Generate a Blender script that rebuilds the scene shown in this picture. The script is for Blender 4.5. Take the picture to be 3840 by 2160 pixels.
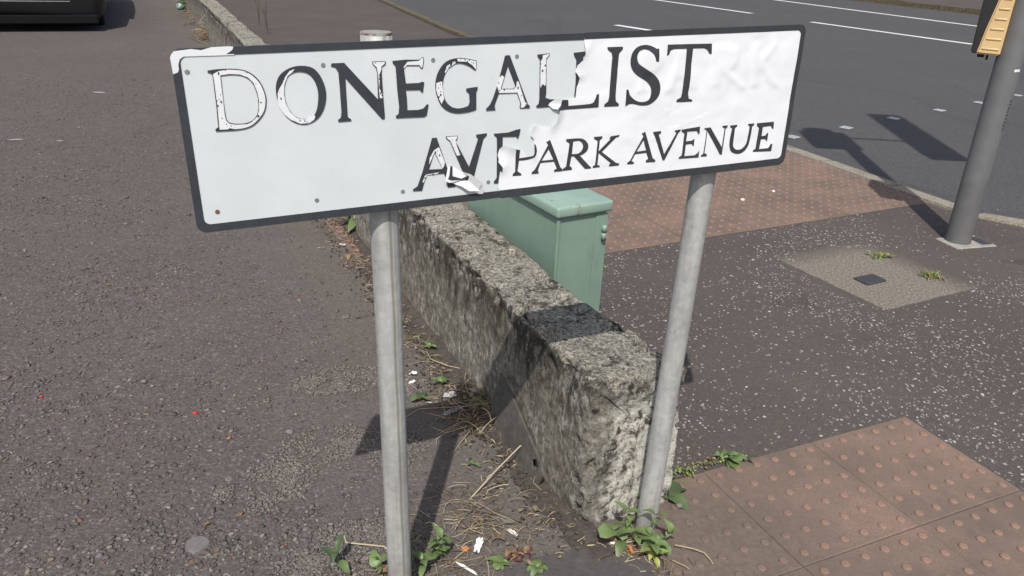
import bpy, bmesh, math, random
import numpy as np
from mathutils import Vector, Matrix, noise
from mathutils.geometry import tessellate_polygon
for o in list(bpy.data.objects): bpy.data.objects.remove(o)
rnd = random.Random(7)
scene = bpy.context.scene
C = scene.collection
R = math.radians

# ------------------------------------------------------------------ camera
CAM_H, PITCH, ROLL, FPX = 1.38, R(24.0), R(-2.68), 3000.0
cam = bpy.data.cameras.new('camera')
cam.sensor_width = 36.0
cam.lens = FPX / 3840.0 * 36.0
cam.clip_start = 0.02
cam.clip_end = 2000.0
cam_o = bpy.data.objects.new('camera', cam)
C.objects.link(cam_o)
_f = Vector((0, math.cos(PITCH), -math.sin(PITCH)))
_r = Vector((1, 0, 0))
_d = _f.cross(_r)
_r2 = _r * math.cos(ROLL) + _d * math.sin(ROLL)
_d2 = -_r * math.sin(ROLL) + _d * math.cos(ROLL)
_m = Matrix((_r2, -_d2, -_f)).transposed().to_4x4()
_m.translation = (0, 0, CAM_H)
cam_o.matrix_world = _m
scene.camera = cam_o

# ------------------------------------------------------------------ world, sun, exposure
SUN_AZ, SUN_EL = R(6.0), R(52.8)          # direction the light travels, clockwise from +Y
w = bpy.data.worlds.new('World')
scene.world = w
w.use_nodes = True
nt = w.node_tree
bg = nt.nodes['Background']
sky = nt.nodes.new('ShaderNodeTexSky')
sky.sky_type = 'NISHITA'
sky.sun_disc = False
sky.sun_elevation = SUN_EL
sky.sun_rotation = SUN_AZ + math.pi
sky.air_density = 1.0
sky.dust_density = 3.0
sky.ozone_density = 0.8
nt.links.new(sky.outputs[0], bg.inputs[0])
bg.inputs[1].default_value = 0.125
sun = bpy.data.lights.new('sun', 'SUN')
sun.energy = 4.0
sun.angle = R(0.6)
sun.color = (1.0, 0.962, 0.905)
sun_o = bpy.data.objects.new('sun', sun)
C.objects.link(sun_o)
_sd = Vector((math.sin(SUN_AZ) * math.cos(SUN_EL), math.cos(SUN_AZ) * math.cos(SUN_EL), -math.sin(SUN_EL)))
sun_o.rotation_euler = _sd.to_track_quat('-Z', 'Y').to_euler()
sun_o.location = (-1, -6, 9)
scene.view_settings.view_transform = 'Standard'
scene.view_settings.look = 'None'
scene.view_settings.exposure = 0.02
scene.view_settings.gamma = 1.0
scene.view_settings.use_curve_mapping = False

# ------------------------------------------------------------------ node helpers
class NT:
    def __init__(s, name):
        s.m = bpy.data.materials.new(name)
        s.m.use_nodes = True
        s.t = s.m.node_tree
        s.b = s.t.nodes['Principled BSDF']
        s.pos = s.t.nodes.new('ShaderNodeNewGeometry')
    def n(s, typ, ins=None, **props):
        nd = s.t.nodes.new('ShaderNode' + typ)
        for k, v in props.items(): setattr(nd, k, v)
        for k, v in (ins or {}).items(): s.put(nd.inputs[k], v)
        return nd
    def put(s, sock, v):
        if isinstance(v, bpy.types.NodeSocket): s.t.links.new(v, sock)
        elif isinstance(v, (tuple, list)) and len(v) == 3 and sock.type == 'RGBA': sock.default_value = (*v, 1)
        else: sock.default_value = v
    def P(s, scale=(1, 1, 1), obj=False):
        src = s.n('TexCoord').outputs['Object'] if obj else s.pos.outputs['Position']
        if scale == (1, 1, 1): return src
        return s.n('VectorMath', {0: src, 1: scale}, operation='MULTIPLY').outputs[0]
    def noise(s, scale, detail=4, rough=.55, vec=None, dist=0):
        return s.n('TexNoise', {'Vector': vec or s.P(), 'Scale': scale, 'Detail': detail, 'Roughness': rough, 'Distortion': dist}).outputs[0]
    def voro(s, scale, vec=None, feature='F1', out='Distance', rand=1.0):
        return s.n('TexVoronoi', {'Vector': vec or s.P(), 'Scale': scale, 'Randomness': rand}, feature=feature).outputs[out]
    def ramp(s, fac, stops, interp='LINEAR'):
        r = s.n('ValToRGB', {0: fac})
        cr = r.color_ramp
        cr.interpolation = interp
        while len(cr.elements) < len(stops): cr.elements.new(0.5)
        for e, (p, c) in zip(cr.elements, stops):
            e.position = p
            e.color = (c, c, c, 1) if isinstance(c, (int, float)) else (*c, 1)
        return r.outputs[0]
    def mix(s, fac, a, b, mode='MIX'):
        m = s.n('Mix', None, data_type='RGBA', blend_type=mode)
        s.put(m.inputs[0], fac); s.put(m.inputs[6], a); s.put(m.inputs[7], b)
        return m.outputs[2]
    def math(s, op, a, b=0.0, clamp=False):
        m = s.n('Math', {0: a, 1: b}, operation=op)
        m.use_clamp = clamp
        return m.outputs[0]
    def sep(s, v):
        return s.n('SeparateXYZ', {0: v}).outputs
    def bump(s, h, strength=.5, dist=.005, normal=None):
        b = s.n('Bump', {'Height': h, 'Strength': strength, 'Distance': dist})
        if normal: s.put(b.inputs['Normal'], normal)
        return b.outputs[0]
    def done(s, col=None, rough=None, normal=None, metal=None, spec=None):
        for k, v in (('Base Color', col), ('Roughness', rough), ('Normal', normal), ('Metallic', metal), ('Specular IOR Level', spec)):
            if v is not None: s.put(s.b.inputs[k], v)
        return s.m

def plain(name, col, rough=.6, var=.15, scale=40, metal=0.0, bump=0.0, spec=.5):
    t = NT(name)
    n = t.noise(scale, 4)
    c2 = tuple(min(1, c * (1 + var)) for c in col)
    c1 = tuple(c * (1 - var) for c in col)
    c = t.ramp(n, [(.3, c1), (.7, c2)])
    nor = t.bump(n, bump, .002) if bump else None
    return t.done(c, rough, nor, metal, spec)

# ------------------------------------------------------------------ mesh helpers
def obj(name, verts, faces, mat, parent=None, smooth=False, attr=None):
    me = bpy.data.meshes.new(name)
    me.from_pydata([tuple(v) for v in verts], [], [tuple(f) for f in faces])
    me.materials.append(mat)
    if attr is not None:
        a = me.attributes.new('tone', 'FLOAT', 'POINT')
        a.data.foreach_set('value', np.asarray(attr, dtype=np.float32))
    if smooth: me.polygons.foreach_set('use_smooth', [True] * len(me.polygons))
    me.update()
    o = bpy.data.objects.new(name, me)
    C.objects.link(o)
    if parent: o.parent = parent
    return o
def bmobj(name, bm, mat, parent=None, smooth=False):
    me = bpy.data.meshes.new(name)
    bm.to_mesh(me); bm.free()
    me.materials.append(mat)
    if smooth: me.polygons.foreach_set('use_smooth', [True] * len(me.polygons))
    o = bpy.data.objects.new(name, me)
    C.objects.link(o)
    if parent: o.parent = parent
    return o
def empty(name, loc, rz=0):
    o = bpy.data.objects.new(name, None)
    o.empty_display_size = .05
    C.objects.link(o)
    o.location = loc
    o.rotation_euler = (0, 0, rz)
    return o
def tag(o, label=None, cat=None, group=None, kind=None):
    for k, v in (('label', label), ('category', cat), ('group', group), ('kind', kind)):
        if v: o[k] = v
    return o
def box_bm(bm, x0, x1, y0, y1, z0, z1, bev=0.0, seg=2):
    v = [bm.verts.new(p) for p in ((x0, y0, z0), (x1, y0, z0), (x1, y1, z0), (x0, y1, z0), (x0, y0, z1), (x1, y0, z1), (x1, y1, z1), (x0, y1, z1))]
    fs = [bm.faces.new([v[i] for i in f]) for f in ((3, 2, 1, 0), (4, 5, 6, 7), (0, 1, 5, 4), (1, 2, 6, 5), (2, 3, 7, 6), (3, 0, 4, 7))]
    if bev:
        es = list({e for f in fs for e in f.edges})
        bmesh.ops.bevel(bm, geom=es, offset=bev, segments=seg, affect='EDGES', profile=.5)
    return bm
def box(name, x0, x1, y0, y1, z0, z1, mat, parent=None, bev=0.0, smooth=False):
    return bmobj(name, box_bm(bmesh.new(), x0, x1, y0, y1, z0, z1, bev), mat, parent, smooth)
def tube(pts, rad, n=8, cap=True):
    pts = [Vector(p) for p in pts]
    V, F = [], []
    for i, p in enumerate(pts):
        t = (pts[min(i + 1, len(pts) - 1)] - pts[max(i - 1, 0)])
        if t.length < 1e-9: t = Vector((0, 0, 1))
        t.normalize()
        a = Vector((0, 0, 1)) if abs(t.z) < .9 else Vector((1, 0, 0))
        x = t.cross(a).normalized(); y = t.cross(x)
        r = rad[i] if isinstance(rad, (list, tuple)) else rad
        for k in range(n):
            q = 2 * math.pi * k / n
            V.append(p + x * (math.cos(q) * r) + y * (math.sin(q) * r))
    for i in range(len(pts) - 1):
        for k in range(n):
            a, b = i * n + k, i * n + (k + 1) % n
            F.append((a, b, b + n, a + n))
    if cap:
        F.append(tuple(range(n - 1, -1, -1)))
        F.append(tuple(range((len(pts) - 1) * n, len(pts) * n)))
    return V, F
def slab_poly(name, pts, z0, z1, mat, parent=None):
    """Closed prism over a ground outline (counter-clockwise)."""
    n = len(pts)
    V = [(x, y, z0) for x, y in pts] + [(x, y, z1) for x, y in pts]
    F = [tuple(range(n - 1, -1, -1)), tuple(range(n, 2 * n))] + [(i, (i + 1) % n, n + (i + 1) % n, n + i) for i in range(n)]
    return obj(name, V, F, mat, parent)
def sheet(name, pts, z, mat, parent=None):
    return obj(name, [(x, y, z) for x, y in pts], [tuple(range(len(pts)))], mat, parent)
def inside(p, poly):
    x, y = p; c = False; j = len(poly) - 1
    for i in range(len(poly)):
        xi, yi = poly[i]; xj, yj = poly[j]
        if (yi > y) != (yj > y) and x < (xj - xi) * (y - yi) / (yj - yi) + xi: c = not c
        j = i
    return c

# outlines of the lettering and of the torn overlay, millimetres on the sign plate (u right, v up from its centre)
G={'D':[[(-535,108.3),(-523.1,109.5),(-506.6,109.6),(-502.1,109.3),(-495.8,108.7),(-490,107.9),(-485.6,106.8),(-481.8,105.5),(-478,103.7),(-474.3,101.2),(-470.6,98.2),(-467.4,94.9),(-464.7,91.4),(-462.4,87.6),(-460.5,83.5),(-458.8,78.6),(-457.5,73.3),(-456.6,68.3),(-456.3,63.8),(-456.5,59.5),(-457.1,55.2),(-458,50.7),(-459.4,46.3),(-461.3,42.2),(-463.7,38.3),(-466.6,34.7),(-469.8,31.3),(-473.3,28.1),(-477.1,25),(-481,22.6),(-484.9,20.8),(-489,19.6),(-493.3,18.7),(-498.6,18.1),(-504.1,17.8),(-508,17.6),(-535,18.2),(-535.5,21.1),(-530.6,24.5),(-530.6,33.9),(-529.6,52.6),(-529.4,74.6),(-529.1,92.8),(-529.3,101.8),(-530.8,104),(-535.4,105.7)],[(-517.9,99.9),(-518.1,84.9),(-518.6,62.9),(-518.5,42.4),(-517.6,34.9),(-513.8,29.8),(-506.8,27.8),(-503.5,27.5),(-498.8,27.1),(-494.2,27),(-490.2,27.5),(-486.4,28.2),(-482.9,29.4),(-479.9,31),(-477.2,33),(-474.9,35.5),(-472.9,38.4),(-471.3,41.8),(-470.1,45.6),(-469.2,50.1),(-468.7,54.9),(-468.5,59.7),(-468.7,64.1),(-469.1,68.5),(-469.8,72.9),(-470.8,77.4),(-472.1,82),(-473.8,86.1),(-475.8,89.4),(-478.2,92.3),(-480.9,94.7),(-483.9,96.6),(-487.3,98.1),(-491,99.3),(-495.9,100.1),(-501.2,100.6),(-505,100.9)]],'O':[[(-398.8,108.6),(-393,108),(-387.3,106.7),(-382.2,104.4),(-378.1,101),(-374.7,96.6),(-371.8,91.7),(-369.3,86.2),(-367.3,80.2),(-365.9,74.2),(-365.3,68.4),(-365.3,62.7),(-365.9,56.9),(-367.1,51),(-368.9,45.1),(-371.2,39.7),(-374,34.9),(-377.3,30.4),(-381,26.7),(-385.5,23.6),(-390.4,21.1),(-395.3,19.5),(-399.8,18.6),(-404.2,18.6),(-408.8,19.3),(-413.8,21.1),(-418.8,23.7),(-423.4,26.9),(-427.3,30.5),(-430.7,34.6),(-433.6,39.2),(-436,44.5),(-437.9,50.1),(-439.4,55.9),(-440.4,61.6),(-441,67.4),(-441,73),(-440.5,78.2),(-439.5,83.2),(-438,87.8),(-436.1,91.7),(-433.7,95.3),(-430.5,98.5),(-426.2,101.6),(-421.1,104.5),(-415.8,106.6),(-410.3,108),(-404.5,108.6)],[(-401.5,99.8),(-397.8,99.2),(-394,98.2),(-390.5,96.4),(-387.3,93.6),(-384.4,89.9),(-381.9,85.6),(-379.9,80.5),(-378.4,74.8),(-377.5,69.2),(-377.3,63.9),(-377.7,58.8),(-378.4,53.8),(-379.3,48.8),(-380.4,43.9),(-381.9,39.5),(-383.6,35.8),(-385.7,32.6),(-388.5,30.2),(-392.7,28.5),(-397.6,27.5),(-402.3,27.3),(-406.3,27.8),(-410,29.1),(-413.5,31),(-416.7,33.6),(-419.6,36.7),(-422.1,40.4),(-424.3,44.6),(-426,49.3),(-427.4,54.2),(-428.3,58.9),(-428.7,63.7),(-428.8,68.5),(-428.4,73.2),(-427.7,78),(-426.5,82.5),(-425,86.8),(-423,90.9),(-420.7,94.3),(-417.7,96.6),(-414.3,98.2),(-410.9,99.3),(-407.8,100),(-404.7,100.1)]],'N':[[(-354.4,105.9),(-353.1,110),(-333.7,110),(-282.5,50),(-281.7,90.8),(-283.8,100.6),(-288.6,105.6),(-288.7,110),(-267.2,109.4),(-267.4,104.6),(-273.7,101.1),(-274.6,90.5),(-274,55),(-272.9,22.8),(-273.8,17.8),(-277.9,18.1),(-333.4,86.8),(-333.7,39.1),(-333.7,25.2),(-328.9,21.8),(-328,18.8),(-349.1,18.8),(-349.3,21.8),(-344.7,25),(-343,33.8),(-343.1,74.8),(-343.5,95.9),(-347.8,103.7)]],'E':[[(-256,109.3),(-235.5,110.3),(-211.6,109.2),(-206.2,112.9),(-203.7,112.4),(-204.4,104.6),(-206.4,95.2),(-209.9,96),(-211.9,100),(-234.8,101.1),(-237.9,100.3),(-236.8,86.5),(-235.3,72.6),(-212.8,72.3),(-207.4,74),(-204.3,72.9),(-206.9,56.9),(-210,57.5),(-212.1,61.3),(-235.7,62.1),(-234.7,48.5),(-234.4,29.2),(-215.2,28.5),(-206.6,30.4),(-199.9,37.1),(-197.8,35.5),(-201.5,18.7),(-205.9,16.3),(-253.9,17.7),(-254.2,21.4),(-249.4,24.2),(-247.9,35.2),(-249.9,61.5),(-250.8,89.2),(-251.3,100.9),(-255.8,106)]],'G':[[(-112.1,103.1),(-113.3,87.8),(-116.3,88.6),(-118.9,90.4),(-122.6,93),(-126.6,95.4),(-131,97.4),(-135.8,99.1),(-140.2,100.2),(-144.2,100.6),(-147.9,100.3),(-151.6,99.3),(-155.5,97.5),(-159.5,95),(-162.9,92),(-165.7,88.4),(-168,84.2),(-169.9,79.8),(-171.1,75.1),(-172,70.1),(-172.4,65.3),(-172.5,60.9),(-172.2,56.8),(-171.5,52.6),(-170.5,48.1),(-169.1,43.6),(-167.2,39.5),(-164.6,36),(-161.5,32.8),(-158.2,30.3),(-154.9,28.4),(-151.5,27.2),(-147.9,26.4),(-144,26.1),(-140,26.2),(-136.3,26.6),(-132.7,27.5),(-129.3,28.5),(-127,29.3),(-124.6,35.6),(-125.7,49.8),(-131,54.4),(-130.3,58.6),(-110.5,60.2),(-110.5,56.4),(-112.9,52.2),(-112.9,21.8),(-116.4,20.9),(-121.5,19.7),(-127,18.8),(-133,18.2),(-139.5,17.8),(-145.7,17.9),(-151.3,18.6),(-156.7,19.9),(-161.8,21.9),(-166.7,24.7),(-171.3,28.3),(-175.3,32.5),(-178.4,37.6),(-180.9,43.3),(-182.8,49),(-184.2,54.7),(-185,60.4),(-185.1,66),(-184.7,71.7),(-183.7,77.3),(-182.1,82.6),(-179.9,87.6),(-177.1,92.4),(-174,96.6),(-170.6,100.2),(-166.9,103.1),(-162.7,105.4),(-157.9,107.1),(-152.5,108.2),(-146.9,108.8),(-141,108.8),(-134.9,108.2),(-128.8,107.4),(-122.6,106),(-116.4,104.3)]],'A':[[(-60.4,109.2),(-52.1,109.5),(-16.2,25.2),(-12.4,21.6),(-12.2,17.7),(-30.9,18.3),(-31.4,21.7),(-29.8,26.1),(-37.6,45.5),(-71.5,46.4),(-78.5,29.3),(-78.9,23.8),(-77.2,18.6),(-94.4,18.9),(-94.4,22),(-88,27.8),(-82.1,38.4),(-72.9,63.9)],[(-55.4,92),(-40.3,56.6),(-43.9,53.1),(-67.5,54.1)]],'L':[[(-0.3,108.1),(22.5,109.3),(22.6,106.3),(17.1,100.5),(19,40.9),(17.3,33.8),(27.5,30.2),(46.7,29),(46,17.6),(29.3,17.6),(11.6,17.2),(0.8,17.7),(0.9,20.7),(5.1,23.8),(6.1,30.5),(5.8,59.5),(4.8,99.9),(0.5,104.4)]],'L2':[[(70.1,108.4),(93.5,109.6),(93.7,105.9),(88.9,100.6),(90.3,36.5),(100.9,35.4),(101.4,26.6),(76.4,28.2),(75.4,32.9),(76.7,55.5),(75.9,95.6),(70.9,103.6)]],'A2':[[(-192.9,-20.6),(-184.9,-20.6),(-157.8,-102.4),(-152.3,-106.5),(-152.4,-110.7),(-166.7,-110.3),(-166.6,-101.4),(-172.9,-84.5),(-204.4,-82.4),(-210.8,-101.3),(-213.4,-110.8),(-229.5,-109.9),(-229,-106.7),(-221.2,-102.5),(-212.4,-80.5),(-198.6,-38.9)],[(-189.6,-45.4),(-175.1,-76.2),(-200.3,-74.9)]],'V2':[[(-168.2,-20),(-146.8,-20.6),(-147.3,-24.4),(-150.9,-29.7),(-126.3,-77.6),(-109.3,-29.8),(-112.9,-24.6),(-112.5,-21.2),(-93.2,-20.5),(-93.7,-24.3),(-99.7,-29.5),(-119.1,-101.8),(-125.2,-108.2),(-130.1,-105.3),(-161.4,-28.8),(-167.8,-23.8)]],'E2':[[(-79.9,-22.5),(-52.2,-22.5),(-36.2,-18.7),(-29.2,-18.1),(-31,-28.3),(-34.1,-35.5),(-37.2,-30.8),(-63.2,-29.1),(-63.3,-110.1),(-68.3,-113.2),(-79.1,-112.2),(-78.4,-108.5),(-73.4,-103),(-73.6,-43.2),(-74.2,-29.4),(-79.1,-25.5)]]}
W={'D':[[(-528.3,102.8),(-520,106.7),(-506.7,108.2),(-502.2,107.8),(-495.9,107.3),(-490.2,106.5),(-486,105.4),(-482.4,104.1),(-478.9,102.3),(-475.3,99.8),(-471.9,96.8),(-468.8,93.5),(-466.2,90.1),(-463.9,86.5),(-462,82.4),(-460.4,77.7),(-459,72.5),(-458.1,67.7),(-457.8,63.3),(-458,59.3),(-458.6,55.3),(-459.5,51),(-460.8,46.8),(-462.7,42.8),(-465,39.2),(-467.9,35.9),(-471,32.7),(-474.3,29.6),(-477.9,26.6),(-481.7,24.2),(-485.5,22.4),(-489.3,21.2),(-493.5,20.3),(-498.6,19.8),(-504,19.7),(-507.8,19.7),(-514.8,21.8),(-517.7,20.1),(-529.3,20.6),(-529.3,24.4),(-528.8,33.8),(-528.2,52.5),(-528,74.6),(-527.8,92.7)],[(-518.5,100.7),(-518.8,85),(-518.9,63),(-519.4,42.5),(-518.6,34),(-514.6,28.6),(-507,26.5),(-499.8,25.9),(-488.8,25.9),(-482.2,28),(-473.1,35.4),(-469,45.5),(-467.3,59.6),(-468.5,73.2),(-472.4,87.1),(-480,95.9),(-490.9,100.5),(-504.9,102)]],'O':[[(-409.8,104.5),(-418.1,101.6),(-425.5,92.7),(-430.1,83.6),(-435.5,76.4),(-438.8,69.1),(-439.8,57.8),(-438.3,48.2),(-431.9,36.6),(-423.3,27.9),(-408.7,20.5),(-395.2,20.5),(-387,25.2),(-385,29.9),(-387.2,34),(-389.5,29.7),(-402.4,26.5),(-414.1,30.3),(-422.9,39.8),(-428.4,53.8),(-429.5,68.5),(-427.4,82.5),(-421.4,94.7),(-414.6,99.2)]],'N':[[(-287.6,109),(-268.7,108.5),(-269.4,105.3),(-274.9,101.7),(-274.9,97.3),(-279,88.7),(-278.4,80.9),(-280.4,69.3),(-275.8,59.1),(-275.2,52.1),(-279.7,51.8),(-280.3,63.3),(-280.4,88.8),(-282.4,100.9),(-287.2,105.5)]],'E':[[(-238,99.3),(-231.5,106.8),(-212.7,107.3),(-207.3,111.8),(-204.8,111.7),(-205.4,104.6),(-207.2,96.5),(-209.4,97.4),(-211.4,101),(-232.7,102),(-237.6,96.8)]],'G':[[(-146.9,108),(-145.4,103.6),(-128.9,102.2),(-119.7,96.1),(-114,89.1),(-113.1,102.3),(-129.3,106.6)],[(-183.5,70.6),(-173.4,72.7),(-173.1,65.3),(-172.2,52.6),(-170.5,44),(-175.2,35.7),(-180.6,46.8),(-184.2,59.7)],[(-168.6,87.1),(-164.6,97.2),(-151,104.2),(-149.3,101.1),(-161.8,94),(-167.5,86)]],'A':[[(-70.6,73.5),(-65.9,76.9),(-62,73.7),(-68,56),(-68,53.2),(-43.4,52.2),(-39.1,56.5),(-38.1,65.9),(-34.9,64.4),(-29.1,48.3),(-22.5,30.1),(-17.4,24.8),(-24.7,19.5),(-29.9,19.8),(-28.8,26),(-36.7,46.3),(-70.8,47.5),(-75.2,59.7)]],'L':[[(9.5,106.8),(21.3,108.5),(21.1,105.9),(16.1,100.9),(17.3,58.8),(15.7,54.5),(11.3,58.1),(7.1,51.7),(6.6,59.4),(6.2,77.1),(6,96.6),(9.7,101.9)]],'A2':[[(-181.3,-37.1),(-175.8,-52.3),(-171.3,-64),(-172.6,-70.8),(-175.5,-75.1),(-188.9,-44.3),(-199.3,-65.9),(-198.3,-54.7),(-190.2,-41.9)],[(-204.9,-82.9),(-182.2,-81.3),(-185.8,-83.7),(-203.3,-83.7),(-210.6,-96.7),(-212.4,-95.4),(-208,-85.5)]],'V2':[[(-166.9,-20.8),(-147.7,-21.2),(-148.5,-24.3),(-151.3,-27.9),(-148.6,-38.9),(-142.6,-54.2),(-148.8,-55.2),(-153.4,-45.2),(-160.7,-27.7),(-166.4,-23.5)]],'border':[[(-576.9,137.4),(-553.3,139.6),(-540,137.3),(-525.9,140.9),(-500,141.3),(-494.9,140.2),(-497.2,135.9),(-506.6,130.1),(-495.3,130.2),(-495.4,128.8),(-529.2,129.1),(-564.8,129.5),(-570.6,125.9),(-573.6,118.2),(-573.6,112),(-575.8,107.7),(-582.5,105.5),(-582.7,113.4),(-583.1,129),(-580.9,133.3)]]}
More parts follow.
